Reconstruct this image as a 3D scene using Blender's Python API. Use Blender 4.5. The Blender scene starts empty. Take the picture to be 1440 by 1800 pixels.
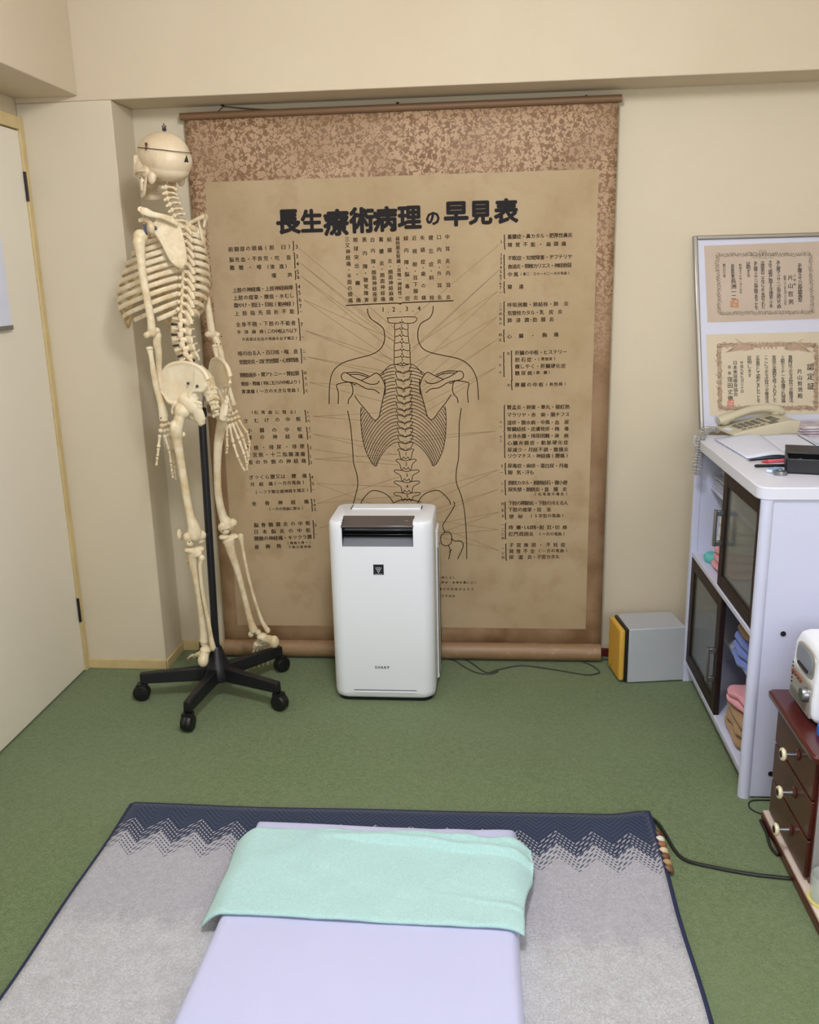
import bpy, bmesh, math, random
import numpy as np
from mathutils import Vector, Matrix
random.seed(7)
rng = np.random.default_rng(7)
S = bpy.context.scene
COL = S.collection
PI = math.pi

# ---------------------------------------------------------------- camera, world, lights, exposure
CC = Vector((0, -3.1544903, 1.3910675))
CF = Vector((-0.08948495, 0.96281183, -0.25492317))
CR = Vector((0.99598815, 0.08655546, -0.02271012))
CU = Vector((-0.00019942, 0.25593267, 0.96669459))
FPX = 1570.934
cd = bpy.data.cameras.new('camera'); cam = bpy.data.objects.new('camera', cd); COL.objects.link(cam)
cam.matrix_world = Matrix(((CR.x, CU.x, -CF.x, CC.x), (CR.y, CU.y, -CF.y, CC.y), (CR.z, CU.z, -CF.z, CC.z), (0, 0, 0, 1)))
cd.sensor_fit = 'HORIZONTAL'; cd.sensor_width = 36; cd.lens = 36*FPX/1440; cd.clip_start = .02
S.camera = cam
W = bpy.data.worlds.new('world'); S.world = W; W.use_nodes = True
W.node_tree.nodes['Background'].inputs[0].default_value = (.80, .86, 1, 1)
W.node_tree.nodes['Background'].inputs[1].default_value = .16
def area(name, loc, size, power, color, rot=(0, 0, 0), shape='DISK', sy=None):
    l = bpy.data.lights.new(name, 'AREA'); l.shape = shape; l.size = size
    if sy: l.size_y = sy
    l.energy = power; l.color = color
    o = bpy.data.objects.new(name, l); COL.objects.link(o); o.location = loc; o.rotation_euler = rot
    return o
pl_ = bpy.data.lights.new('ceiling_lamp_light', 'POINT'); pl_.energy = 62; pl_.shadow_soft_size = .12; pl_.color = (.90, .925, 1)
plo = bpy.data.objects.new('ceiling_lamp_light', pl_); COL.objects.link(plo); plo.location = (-.10, -1.9, 2.24)
area('rear_fill', (.6, -4.3, 1.5), 1.7, 34, (.84, .9, 1), (PI/2, 0, 0), 'RECTANGLE', 1.3)  # added bluish fill light behind the camera; no window is modelled there
S.view_settings.view_transform = 'Standard'; S.view_settings.look = 'None'
S.view_settings.gamma = 1; S.view_settings.use_curve_mapping = False
S.view_settings.exposure = .0

# ---------------------------------------------------------------- helpers
def at(px, py, ax, v):
    d = CF + CR*((px-720)/FPX) - CU*((py-900)/FPX)
    return CC + d*((v-CC[ax])/d[ax])
def atp(px, py, P0, n):
    d = CF + CR*((px-720)/FPX) - CU*((py-900)/FPX)
    return CC + d*((P0-CC).dot(n)/d.dot(n))
def lin(c): 
    r = [((x/255)/12.92 if x/255 <= .04045 else ((x/255+.055)/1.055)**2.4) for x in c]
    return (r[0], r[1], r[2], 1)

class NB:
    """small node builder"""
    def __init__(s, m): s.t = m.node_tree; s.n = s.t.nodes; s.l = s.t.links
    def node(s, ty, **kw):
        n = s.n.new(ty)
        for k, v in kw.items(): setattr(n, k, v)
        return n
    def put(s, sock, v):
        if hasattr(v, 'is_output') or isinstance(v, bpy.types.NodeSocket): s.l.new(v, sock)
        else: sock.default_value = v
    def math(s, op, a, b=0., c=0.):
        n = s.node('ShaderNodeMath', operation=op); s.put(n.inputs[0], a); s.put(n.inputs[1], b); s.put(n.inputs[2], c); return n.outputs[0]
    def mix(s, f, a, b):
        n = s.node('ShaderNodeMix', data_type='RGBA'); s.put(n.inputs[0], f); s.put(n.inputs[6], a); s.put(n.inputs[7], b); return n.outputs[2]
    def noise(s, scale, detail=3, rough=.5, vec=None, dist=0.):
        n = s.node('ShaderNodeTexNoise'); n.inputs['Scale'].default_value = scale; n.inputs['Detail'].default_value = detail
        n.inputs['Roughness'].default_value = rough; n.inputs['Distortion'].default_value = dist
        s.put(n.inputs['Vector'], vec if vec is not None else s.co()); return n.outputs['Fac']
    def co(s):
        if not hasattr(s, '_c'): s._c = s.node('ShaderNodeTexCoord').outputs['Object']
        return s._c
    def xyz(s):
        if not hasattr(s, '_x'):
            n = s.node('ShaderNodeSeparateXYZ'); s.l.new(s.co(), n.inputs[0]); s._x = n.outputs
        return s._x
    def ramp(s, f, a, b):
        n = s.node('ShaderNodeMapRange'); n.clamp = True; s.put(n.inputs[0], f); n.inputs[1].default_value = a; n.inputs[2].default_value = b; return n.outputs[0]
    def bump(s, h, strength, dist):
        n = s.node('ShaderNodeBump'); n.inputs['Strength'].default_value = strength; n.inputs['Distance'].default_value = dist
        s.put(n.inputs['Height'], h); s.l.new(n.outputs[0], s.n['Principled BSDF'].inputs['Normal'])
    def color(s, v): s.put(s.n['Principled BSDF'].inputs['Base Color'], v)
def mat(name, c, rough=.5, metal=0., spec=.5, var=None, vs=8., bump=None, alpha=1., trans=0., coat=0., emit=None, sheen=0.):
    m = bpy.data.materials.new(name); m.use_nodes = True
    p = m.node_tree.nodes['Principled BSDF']
    p.inputs['Base Color'].default_value = lin(c); p.inputs['Roughness'].default_value = rough; p.inputs['Metallic'].default_value = metal
    p.inputs['Specular IOR Level'].default_value = spec; p.inputs['Alpha'].default_value = alpha
    p.inputs['Transmission Weight'].default_value = trans; p.inputs['Coat Weight'].default_value = coat
    p.inputs['Sheen Weight'].default_value = sheen
    b = NB(m)
    if var: b.color(b.mix(b.ramp(b.noise(vs, 4, .6), .3, .7), lin(c), lin(var)))
    if bump: b.bump(b.noise(bump[0], 3, .6), bump[1], bump[2])
    if emit: p.inputs['Emission Color'].default_value = lin(c); p.inputs['Emission Strength'].default_value = emit
    return m

class MB:
    def __init__(s): s.v = []; s.f = []
    def add(s, vs, fs, M=None):
        k = len(s.v)
        s.v += [tuple(M @ Vector(v)) if M else tuple(v) for v in vs]; s.f += [tuple(i+k for i in f) for f in fs]; return s
    def box(s, x0, x1, y0, y1, z0, z1, M=None):
        return s.add([(x, y, z) for z in (z0, z1) for y in (y0, y1) for x in (x0, x1)],
                     [(0, 2, 3, 1), (4, 5, 7, 6), (0, 1, 5, 4), (2, 6, 7, 3), (0, 4, 6, 2), (1, 3, 7, 5)], M)
    def tube(s, pts, r, seg=10, flat=1., up=None, closed=False, M=None):
        pts = [Vector(p) for p in pts]; n = len(pts); rs = r if hasattr(r, '__len__') else [r]*n
        vs = []; fs = []; prev = None
        for i, p in enumerate(pts):
            a = pts[(i+1) % n] if (closed or i < n-1) else p
            b = pts[i-1] if (closed or i > 0) else p
            t = (a-b).normalized() if (a-b).length > 1e-9 else Vector((0, 0, 1))
            if up is not None: u = Vector(up) - t*t.dot(Vector(up))
            elif prev is None: u = t.orthogonal()
            else: u = prev - t*t.dot(prev)
            if u.length < 1e-6: u = t.orthogonal()
            u.normalize(); prev = u; w = t.cross(u)
            for k in range(seg):
                an = 2*PI*k/seg; vs.append(p + u*(rs[i]*math.cos(an)) + w*(rs[i]*flat*math.sin(an)))
        m = n if closed else n-1
        for i in range(m):
            j = (i+1) % n
            for k in range(seg): fs.append((i*seg+k, i*seg+(k+1) % seg, j*seg+(k+1) % seg, j*seg+k))
        if not closed: fs.append(tuple(range(seg-1, -1, -1))); fs.append(tuple((n-1)*seg+k for k in range(seg)))
        return s.add(vs, fs, M)
    def ell(s, c, r, M=None, seg=26, ring=18, rot=None):
        c = Vector(c); r = r if hasattr(r, '__len__') else (r, r, r); vs = []; fs = []
        for i in range(ring+1):
            th = PI*i/ring
            for k in range(seg):
                ph = 2*PI*k/seg; v = Vector((r[0]*math.sin(th)*math.cos(ph), r[1]*math.sin(th)*math.sin(ph), r[2]*math.cos(th)))
                if rot: v = rot @ v
                vs.append(c+v)
        for i in range(ring):
            for k in range(seg): fs.append((i*seg+k, (i+1)*seg+k, (i+1)*seg+(k+1) % seg, i*seg+(k+1) % seg))
        return s.add(vs, fs, M)
    def lathe(s, prof, seg=24, M=None):
        vs = []; fs = []; n = len(prof)
        for r, z in prof:
            for k in range(seg): vs.append((r*math.cos(2*PI*k/seg), r*math.sin(2*PI*k/seg), z))
        for i in range(n-1):
            for k in range(seg): fs.append((i*seg+k, i*seg+(k+1) % seg, (i+1)*seg+(k+1) % seg, (i+1)*seg+k))
        fs.append(tuple(range(seg-1, -1, -1))); fs.append(tuple((n-1)*seg+k for k in range(seg)))
        return s.add(vs, fs, M)
    def prism(s, poly, d, M=None):
        """poly: 3-D points (planar-ish), d: extrusion vector"""
        n = len(poly); P = [Vector(p) for p in poly]; d = Vector(d)
        return s.add(P+[p+d for p in P], [tuple(range(n-1, -1, -1)), tuple(range(n, 2*n))]+[(i, (i+1) % n, n+(i+1) % n, n+i) for i in range(n)], M)
    def grid(s, fn, nu, nv, M=None):
        vs = [fn(i/nu, j/nv) for j in range(nv+1) for i in range(nu+1)]
        return s.add(vs, [(j*(nu+1)+i, j*(nu+1)+i+1, (j+1)*(nu+1)+i+1, (j+1)*(nu+1)+i) for j in range(nv) for i in range(nu)], M)
    def build(s, name, m, parent=None, loc=None, bevel=0., seg=2, smooth=True, angle=35, local=False, fix=True):
        me = bpy.data.meshes.new(name)
        off = Vector((0, 0, 0))
        if parent is not None and not local: off = root_loc(parent)
        elif parent is None and loc is not None: off = Vector(loc)
        me.from_pydata([tuple(Vector(v)-off) for v in s.v], [], s.f)
        if fix:
            bm = bmesh.new(); bm.from_mesh(me); bmesh.ops.recalc_face_normals(bm, faces=bm.faces); bm.to_mesh(me); bm.free()
        me.materials.append(m)
        if smooth:
            me.polygons.foreach_set('use_smooth', [True]*len(me.polygons)); me.set_sharp_from_angle(angle=math.radians(angle))
        o = bpy.data.objects.new(name, me); COL.objects.link(o)
        if parent is not None: o.parent = parent
        elif loc is not None: o.location = off
        if bevel:
            b = o.modifiers.new('bevel', 'BEVEL'); b.width = bevel; b.segments = seg; b.limit_method = 'ANGLE'; b.angle_limit = math.radians(40); b.harden_normals = False
        return o
def root_loc(p):
    v = Vector((0, 0, 0))
    while p is not None: v = v + p.location; p = p.parent
    return v
def tag(o, label=None, cat=None, group=None, kind=None):
    if label: o['label'] = label
    if cat: o['category'] = cat
    if group: o['group'] = group
    if kind: o['kind'] = kind
    return o
def thing(name, loc, label, cat, group=None, rz=0.):
    o = bpy.data.objects.new(name, None); COL.objects.link(o); o.location = loc; o.rotation_euler = (0, 0, rz); o.empty_display_size = .05
    return tag(o, label, cat, group)
def struct(o): o['kind'] = 'structure'; return o
def spline(P, n=6, closed=False):
    """Catmull-Rom through P (any dimension), n points per span"""
    P = [Vector(p) for p in P]; out = []; k = len(P)
    if k < 3 and not closed: return P
    for i in range(k if closed else k-1):
        g = lambda j: P[j % k] if closed else P[min(max(j, 0), k-1)]
        a, b, c, d = g(i-1), g(i), g(i+1), g(i+2)
        for q in range(n):
            t = q/n; out.append(.5*((2*b)+(c-a)*t+(2*a-5*b+4*c-d)*t*t+(3*b-a-3*c+d)*t*t*t))
    if not closed: out.append(P[-1])
    return out
def stube(mb, pts, rs, n=5, seg=10, flat=1., up=None, M=None):
    rs = rs if hasattr(rs, '__len__') else [rs]*len(pts)
    q = spline([tuple(p)+(r,) for p, r in zip([tuple(Vector(p)) for p in pts], rs)], n)
    mb.tube([v[:3] for v in [tuple(x) for x in q]], [max(x[3], 1e-4) for x in q], seg, flat, up, False, M); return mb
def organic(mb, name, m, parent=None, vox=.002, sm=3, cut=None, local=False):
    """melt overlapping volumes into one continuous surface"""
    o = mb.build(name, m, parent, local=local)
    r = o.modifiers.new('r', 'REMESH'); r.mode = 'VOXEL'; r.voxel_size = vox; r.use_smooth_shade = True
    if cut:
        c = cut.build('cutter', m, None)
        b = o.modifiers.new('b', 'BOOLEAN'); b.operation = 'DIFFERENCE'; b.object = c; b.solver = 'EXACT'
    s = o.modifiers.new('s', 'SMOOTH'); s.factor = .5; s.iterations = sm
    bpy.context.view_layer.update()
    dg = bpy.context.evaluated_depsgraph_get(); me = bpy.data.meshes.new_from_object(o.evaluated_get(dg))
    o.modifiers.clear(); old = o.data; o.data = me; me.name = name; bpy.data.meshes.remove(old)
    me.polygons.foreach_set('use_smooth', [True]*len(me.polygons))
    if not me.materials: me.materials.append(m)
    if cut: bpy.data.objects.remove(c)
    return o
def wob(p, f, a):
    x, y, z = p[0]*f, p[1]*f, p[2]*f
    return a*(math.sin(x*1.7+1.3*math.sin(y*1.1+.5))+math.sin(y*1.9+1.7*math.sin(x*.8+z))+.6*math.sin((x+y)*3.1+2*math.sin(x*.7-y*.9)))/2.6

# ---------------------------------------------------------------- materials
M = {}
def wallmat(name, c, v):
    m = mat(name, c, .85, spec=.2); b = NB(m)
    b.color(b.mix(b.ramp(b.noise(1.3, 3, .6), .3, .75), lin(c), lin(v))); b.bump(b.noise(260, 3, .7), .22, .002); return m
M['wall'] = wallmat('cream_wall_paint', (217, 205, 182), (209, 198, 173))
M['beam'] = wallmat('beam_wall_paint', (211, 197, 173), (205, 189, 164))
M['ceiling'] = wallmat('ceiling_paint', (228, 221, 210), (224, 217, 205))
M['door'] = mat('door_laminate', (238, 230, 214), .6, var=(234, 227, 211), vs=2.5, spec=.3)
M['pine'] = mat('pale_pine_trim', (216, 195, 145), .55, var=(205, 182, 132), vs=14, spec=.35)
M['redbase'] = mat('dark_red_plinth', (95, 18, 24), .5)
m = M['carpet'] = mat('green_carpet', (98, 116, 72), .97, spec=.08, sheen=.15); b = NB(m)
fine = b.noise(230, 3, .75); mid = b.noise(60, 3, .65); big = b.noise(1.6, 3, .55)
c1 = b.mix(b.ramp(fine, .32, .68), lin((70, 91, 56)), lin((142, 156, 118)))
c2 = b.mix(b.ramp(mid, .35, .7), lin((94, 111, 75)), lin((116, 134, 101)))
c3 = b.mix(.5, c1, c2); c3 = b.mix(b.math('MULTIPLY', b.ramp(big, .4, .75), .45), c3, lin((122, 136, 106)))
b.color(c3); b.bump(fine, .5, .004)
m = M['bone'] = mat('aged_ivory_bone', (232, 218, 186), .42, spec=.4); b = NB(m)
b.color(b.mix(b.ramp(b.noise(22, 5, .65), .42, .78), lin((232, 217, 186)), lin((198, 168, 118)))); b.bump(b.noise(160, 4, .65), .22, .0015)
M['skull'] = mat('skull_ivory', (228, 212, 184), .35, spec=.5, var=(214, 193, 160), vs=9, bump=(60, .15, .002))
M['disc'] = mat('dark_disc_rubber', (52, 46, 42), .6)
M['steel'] = mat('steel', (150, 152, 158), .35, 1.)
M['darksteel'] = mat('dark_steel', (60, 58, 56), .45, .8)
M['black'] = mat('black_enamel', (22, 22, 28), .38, spec=.5)
M['rubber'] = mat('black_wheel', (14, 14, 17), .45)
M['ink'] = mat('brown_black_ink', (52, 38, 26), .9, spec=.1)
M['title'] = mat('title_ink', (42, 39, 40), .8, spec=.15)
M['faint'] = mat('faint_leader_ink', (136, 116, 84), .9, spec=.1)
M['white'] = mat('white_plastic', (242, 246, 255), .32, spec=.5)
M['lam'] = mat('white_laminate', (214, 218, 243), .4, spec=.45, var=(209, 213, 239), vs=3)
M['lamtop'] = mat('worktop_laminate', (224, 227, 242), .35)
M['sheet'] = mat('lavender_sheet', (206, 209, 244), .85, spec=.2, var=(201, 205, 241), vs=3, bump=(300, .1, .001), sheen=.1)
m = M['towel'] = mat('mint_towel', (180, 230, 214), .97, spec=.05, sheen=.3); b = NB(m)
n1 = b.noise(260, 3, .7); b.color(b.mix(b.ramp(n1, .3, .7), lin((176, 223, 222)), lin((204, 240, 242)))); b.bump(n1, .7, .004)
M['maho'] = mat('mahogany_red', (84, 22, 18), .3, var=(70, 16, 14), vs=6, spec=.5, coat=.3)
M['mahodrawer'] = mat('dark_walnut_drawer', (82, 34, 24), .35, var=(70, 28, 20), vs=12, coat=.2)
M['darkwood'] = mat('dark_door_frame', (38, 20, 18), .5, spec=.3, var=(31, 16, 13), vs=20)
M['glass'] = mat('smoky_glass', (120, 128, 126), .08, alpha=.5, spec=.8)
M['beige'] = mat('beige_phone_plastic', (205, 197, 172), .4)
M['greybtn'] = mat('grey_buttons', (112, 108, 98), .5)
M['lcd'] = mat('lcd_grey', (96, 98, 84), .25)
M['silver'] = mat('silver_paint', (190, 194, 200), .45, .05, var=(184, 189, 196), vs=3)
M['yellow'] = mat('yellow_grille', (222, 176, 74), .55, var=(212, 164, 62), vs=5)
M['paper'] = mat('white_paper', (226, 230, 246), .8, spec=.15, var=(220, 224, 241), vs=10)
M['cable'] = mat('grey_cable', (62, 66, 56), .5)
M['blackcable'] = mat('black_cable', (28, 32, 28), .45)
M['brass'] = mat('frame_aluminium', (176, 172, 168), .3, .9)
def clothm(name, c, v): 
    m = mat(name, c, .95, spec=.08, sheen=.3); b = NB(m); n = b.noise(240, 3, .7)
    b.color(b.mix(b.ramp(n, .3, .7), lin(c), lin(v))); b.bump(n, .6, .003); return m
M['tan'] = clothm('tan_terry', (172, 142, 108), (150, 118, 86))
M['blue'] = clothm('blue_terry', (120, 142, 214), (98, 120, 196))
M['pink'] = clothm('pink_terry', (232, 168, 180), (214, 144, 160))
M['cream'] = clothm('cream_terry', (228, 220, 212), (214, 205, 196))
# ---------------------------------------------------------------- room shell
XL, YC, XN, ZB = -1.5127, -.178, -1.1966, 1.953
def bx(name, m, *a, bevel=0.):
    o = MB().box(*a).build(name, M[m], None, (a[0], a[2], a[4]), bevel=bevel); return struct(o)
bx('floor', 'carpet', -1.62, 1.62, -4.5, .1, -.08, 0)
bx('wall_back', 'wall', XN-.02, 1.6, 0, .1, 0, 2.5)
bx('wall_left', 'wall', XL-.1, XL, -4.5, .1, 0, 2.5)
bx('wall_right', 'wall', 1.5, 1.6, -4.5, .1, 0, 2.5)
bx('wall_rear', 'wall', XL, 1.5, -4.5, -4.4, 0, 2.5)
bx('ceiling', 'ceiling', XL-.1, 1.6, -4.5, .1, 2.45, 2.53)
bx('wall_column', 'wall', XL, XN, YC, .0, 0, ZB, bevel=.003)
bx('trim_1', 'beam', XL, 1.5, YC, .0, ZB, 2.45, bevel=.003)            # beam across the back wall
zl = at(135, 169, 1, YC).z
bx('trim_2', 'beam', XL, -1.3042, -4.4, YC+.001, zl, 2.45, bevel=.003)  # beam along the left wall
# door in the left wall
d = MB().box(XL, XL+.020, -.2065, -.1785, 0, 1.912)
d.box(XL, XL+.020, -1.09, -1.06, 0, 1.912); d.box(XL, XL+.0195, -1.06, -.2065, 1.872, 1.912)
struct(d.build('trim_3', M['pine'], None, (XL, -.2, 0), bevel=.002))
dr = struct(MB().box(XL+.001, XL+.014, -1.057, -.2085, .006, 1.868).build('door_1', M['door'], None, (XL, -.65, .006), bevel=.002))
dr.rotation_euler = (0, 0, 0)
for z in (1.70, .24):
    h = MB().tube([(XL+.019, -.2085, z-.045), (XL+.019, -.2085, z+.045)], .0050, 10); h.build('hinge', M['darksteel'], dr)
k = MB().tube([(XL+.02, -.99, .95), (XL+.06, -.99, .95)], .009, 12); k.ell((XL+.07, -.99, .95), .024); k.build('handle', M['steel'], dr)
# skirting
def base(name, m, *a): bx(name, m, *a, bevel=.002)
base('baseboard_left', 'pine', XL+.0, XN+.006, YC-.008, YC+.001, 0, .036)
base('baseboard_column', 'pine', XN, XN+.008, YC-.008, 0, 0, .036)
base('baseboard_niche', 'pine', XN, -.95, -.010, 0, 0, .036)
base('baseboard_back', 'redbase', -.95, 1.5, -.014, 0, 0, .032)
base('trim_4', 'beam', .38, 1.5, -.010, 0, .032, .052)
# wall calendar edge by the door
c = MB().box(XL+.022, XL+.027, -.78, -.425, 1.27, 1.665).build('wall_poster', M['paper'], None, (XL+.022, -.6, 1.27))
tag(c, 'white paper poster on the door, cut by the left edge of the photo', 'poster')
MB().box(XL+.0215, XL+.0275, -.785, -.42, 1.258, 1.272).build('rail', M['steel'], c)
# ceiling lamp
lp = thing('ceiling_lamp', (-.10, -1.90, 2.45), 'round white ceiling lamp in the middle of the room above the floor mat', 'lamp')
MB().lathe([(.30, 0), (.30, -.03), (.27, -.045)][::-1], 40, Matrix.Translation((-.10, -1.90, 2.45))).build('lamp_body', M['white'], lp)
MB().lathe([(.05, -.075), (.20, -.068), (.25, -.055), (.265, -.045)], 40, Matrix.Translation((-.10, -1.90, 2.45))).build('lamp_diffuser', mat('lamp_diffuser', (255, 250, 240), .5, emit=1.2), lp)

# ---------------------------------------------------------------- hanging scroll chart
SY = -.03
def sp(px, py, dy=0.): p = at(px, py, 1, SY-dy); return p
x0, x1, zt, zb_ = -1.010, .4085, 1.915, .012
sc = thing('wall_chart_scroll', (-.30, SY, .0), 'large hanging scroll chart of spine and ribs with Japanese writing on brown brocade', 'wall chart')
m = mat('brown_brocade', (150, 116, 84), .6, spec=.35); b = NB(m); X = b.xyz()
mp = b.node('ShaderNodeMapping'); b.l.new(b.co(), mp.inputs[0]); mp.inputs['Scale'].default_value = (1, .01, 1)
nz = b.node('ShaderNodeTexNoise'); nz.inputs['Scale'].default_value = 75; nz.inputs['Detail'].default_value = 1; b.l.new(mp.outputs[0], nz.inputs['Vector'])
mv = b.node('ShaderNodeMix', data_type='VECTOR'); mv.inputs[0].default_value = .016; b.l.new(mp.outputs[0], mv.inputs[4]); b.l.new(nz.outputs['Color'], mv.inputs[5])
v2 = b.node('ShaderNodeTexVoronoi', feature='F1'); v2.inputs['Scale'].default_value = 42; v2.inputs['Randomness'].default_value = .75; b.l.new(mv.outputs[1], v2.inputs['Vector'])
v3 = b.node('ShaderNodeTexVoronoi', feature='F1'); v3.inputs['Scale'].default_value = 110; b.l.new(mv.outputs[1], v3.inputs['Vector'])
v4 = b.node('ShaderNodeTexVoronoi', feature='DISTANCE_TO_EDGE'); v4.inputs['Scale'].default_value = 30; b.l.new(mv.outputs[1], v4.inputs['Vector'])
flo = b.math('LESS_THAN', b.math('ADD', v2.outputs['Distance'], b.math('MULTIPLY', v3.outputs['Distance'], .34)), .52)
leafy = b.math('LESS_THAN', v3.outputs['Distance'], b.ramp(b.noise(34, 1, .5, mp.outputs[0]), .30, .85)); leafy = b.math('LESS_THAN', b.math('SUBTRACT', v3.outputs['Distance'], b.math('MULTIPLY', b.noise(30, 1, .5, mp.outputs[0]), .50)), .10)
vine = b.math('LESS_THAN', v4.outputs['Distance'], .035)
pat = b.math('SUBTRACT', 1., b.math('MAXIMUM', b.math('MAXIMUM', flo, leafy), vine))
fade = b.ramp(X[2], 1.0, 1.35)                    # the lower cloth has lost its pattern
wear = b.ramp(b.noise(4, 3, .6), .72, .42)
f = b.math('MULTIPLY', b.math('MULTIPLY', pat, fade), b.math('ADD', b.math('MULTIPLY', wear, .6), .4))
basec = b.mix(b.ramp(X[2], .1, 1.6), lin((168, 140, 106)), lin((142, 112, 86)))
basec = b.mix(b.ramp(b.noise(5, 4, .6), .35, .7), basec, lin((122, 90, 62)))
b.color(b.mix(f, basec, lin((182, 152, 121)))); b.bump(b.noise(500, 2, .5), .1, .001)
M['brocade'] = m
def sheet(u, v):
    x = x0+(x1-x0)*u; z = zt+(zb_+.03-zt)*v
    return (x, SY-.004*math.sin(u*9)*v*(1-v)*2-.012*v*v, z)
MB().grid(sheet, 40, 30).build('brocade_mount', m, sc, fix=False).modifiers.new('t', 'SOLIDIFY').thickness = .0015
m = mat('aged_chart_paper', (196, 172, 132), .8, spec=.15); b = NB(m)
pc = b.mix(b.ramp(b.noise(2.2, 4, .6), .35, .7), lin((184, 162, 131)), lin((170, 148, 115)))
pc = b.mix(b.ramp(b.noise(9, 4, .65), .5, .85), pc, lin((163, 137, 103))); b.color(pc)
M['chartpaper'] = m
px0, px1, pz0, pz1 = -.957, .351, .122, 1.713
def sheety(x, z, d=0.):
    u = (x-x0)/(x1-x0); v = (zt-z)/(zt-zb_-.03); return SY-.004*math.sin(u*9)*v*(1-v)*2-.012*v*v-d
MB().grid(lambda u, v: (px0+(px1-px0)*u, sheety(px0+(px1-px0)*u, pz1+(pz0-pz1)*v, .0028), pz1+(pz0-pz1)*v), 36, 30).build('chart_paper', m, sc, fix=False)
r = MB().tube([(x0-.012, SY-.004, zt+.004), (x1+.008, SY-.004, zt+.006)], .0115, 14); r.build('top_rod', mat('brown_rod', (118, 88, 60), .55), sc)
r = MB().tube([(x0+.004, SY-.022, .034), (x1-.003, SY-.022, .034)], .032, 20); 
m = mat('roller_cloth', (128, 92, 66), .45, spec=.5); b = NB(m); b.color(b.mix(b.ramp(b.noise(18, 4, .7), .55, .75), lin((150, 120, 88)), lin((182, 148, 122)))); r.build('bottom_roller', m, sc)
# cord and nails
nl = [at(*p, 1, -.012) for p in ((393, 187), (700, 184), (1030, 172))]
e0, e1 = Vector((x0+.02, SY-.008, zt+.012)), Vector((x1-.02, SY-.008, zt+.014))
M['hemp'] = mat('hemp_cord', (112, 88, 58), .8)
for a_, b_, sag in ((at(374, 205, 1, -.03), nl[0], 0), (nl[0], at(570, 199, 1, -.04), .004), (at(570, 199, 1, -.04), nl[1], .002), (nl[0], at(700, 190, 1, -.04), .012), (nl[1], at(824, 187, 1, -.04), .002), (nl[2], at(1078, 176, 1, -.03), .003), (at(990, 182, 1, -.04), nl[2], .0)):
    cr = MB(); cr.tube([a_.lerp(b_, t/8)+Vector((0, 0, -sag*4*(t/8)*(1-t/8))) for t in range(9)], .0016, 6)
    cr.build('hanging_cord', M['hemp'], sc)
for p in nl:
    MB().tube([p+Vector((0, .012, 0)), p+Vector((0, -.012, .002))], .0022, 8).ell(p+Vector((0, -.013, .002)), .0045).build('nail', M['darksteel'], sc)

# --- lettering machinery: every written character is a flat ink shape lying on its sheet
_g = {}
def glyph(ch, bold=0.):
    k = (ch, bold)
    if k not in _g:
        c = bpy.data.curves.new('g', 'FONT'); c.body = ch; c.size = 1; c.offset = bold; c.resolution_u = 2
        o = bpy.data.objects.new('g', c); COL.objects.link(o)
        dg = bpy.context.evaluated_depsgraph_get(); me = bpy.data.meshes.new_from_object(o.evaluated_get(dg))
        vs = [tuple(v.co[:2]) for v in me.vertices]; fs = [tuple(p.vertices) for p in me.polygons]
        if vs:
            xs = [v[0] for v in vs]; ys = [v[1] for v in vs]
            cx = (min(xs)+max(xs))/2; cy = .36 if ch in '・.一-ー' and ord(ch) > 255 else (min(ys)+max(ys))/2
            if ch in '・一ー': cy = (min(ys)+max(ys))/2
            vs = [(v[0]-cx, v[1]-cy) for v in vs]
        bpy.data.objects.remove(o); bpy.data.curves.remove(c); bpy.data.meshes.remove(me)
        _g[k] = (vs, fs)
    return _g[k]
def put(mb, ch, P, ex, ey, bold=.012, wx=1.):
    """glyph centred at 3-D point P; ex, ey are the em vectors"""
    vs, fs = glyph(ch, 0.)
    offs = [(0, 0)] if not bold else [(bold, 0), (-bold, 0), (0, bold), (0, -bold)] if bold > .02 else [(bold*1.3, 0), (-bold*1.3, 0), (0, bold)]
    if bold > .02: offs = [(bold*math.cos(k*PI/4), bold*math.sin(k*PI/4)) for k in range(8)]
    nrm = ex.cross(ey).normalized()
    for i, (ox, oy) in enumerate(offs): mb.add([P+nrm*(i*.00008)+ex*((v[0]+ox)*wx)+ey*(v[1]+oy) for v in vs], fs)
def scp(px, py): 
    q = at(px, py, 1, SY-.008); q = at(px, py, 1, sheety(q.x, q.z, .0040)); q.y = sheety(q.x, q.z, .0040); return q
PXM = lambda px, py: (sp(px+4, py)-sp(px-4, py)).length/8
def row(mb, text, xa, ya, xb, yb, h, bold=.012, wx=1.):
    n = len(text)
    a, c = scp(xa, ya), scp(xb, yb)
    for i, ch in enumerate(text):
        if ch in ' 　': continue
        t = i/(n-1) if n > 1 else 0
        x, y = xa+(xb-xa)*t, ya+(yb-ya)*t; P = scp(x, y); s = h*PXM(x, y)
        if ch in '()' and n > 1 and abs(yb-ya) > abs(xb-xa): ex, ey = Vector((0, 0, -s)), Vector((s, 0, 0))
        else: ex, ey = Vector((s, 0, 0)), Vector((0, 0, s))
        put(mb, ch, P, ex, ey, bold, wx)
def block(mb, rows, ox, oy, k, h=8.6, **kw):
    for r_ in rows:
        t, xa, ya, xb, yb = r_[:5]; hh = r_[5] if len(r_) > 5 else h
        row(mb, t, ox+xa/k, oy+ya/k, ox+xb/k, oy+yb/k, hh, **kw)
ink = MB()
for ch, x, y, h in (('長', 507, 390, 43), ('生', 548, 388, 40), ('療', 591, 391, 45), ('術', 636, 387, 44), ('病', 677, 385, 43), ('理', 720, 382, 42), ('の', 761, 384, 27), ('早', 802, 376, 44), ('見', 845, 374, 42), ('表', 890, 371, 43)):
    row(ink, ch, x, y, x, y, h, .042)
ink.build('chart_title', M['title'], sc, fix=False, smooth=False)
tx = MB()
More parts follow.
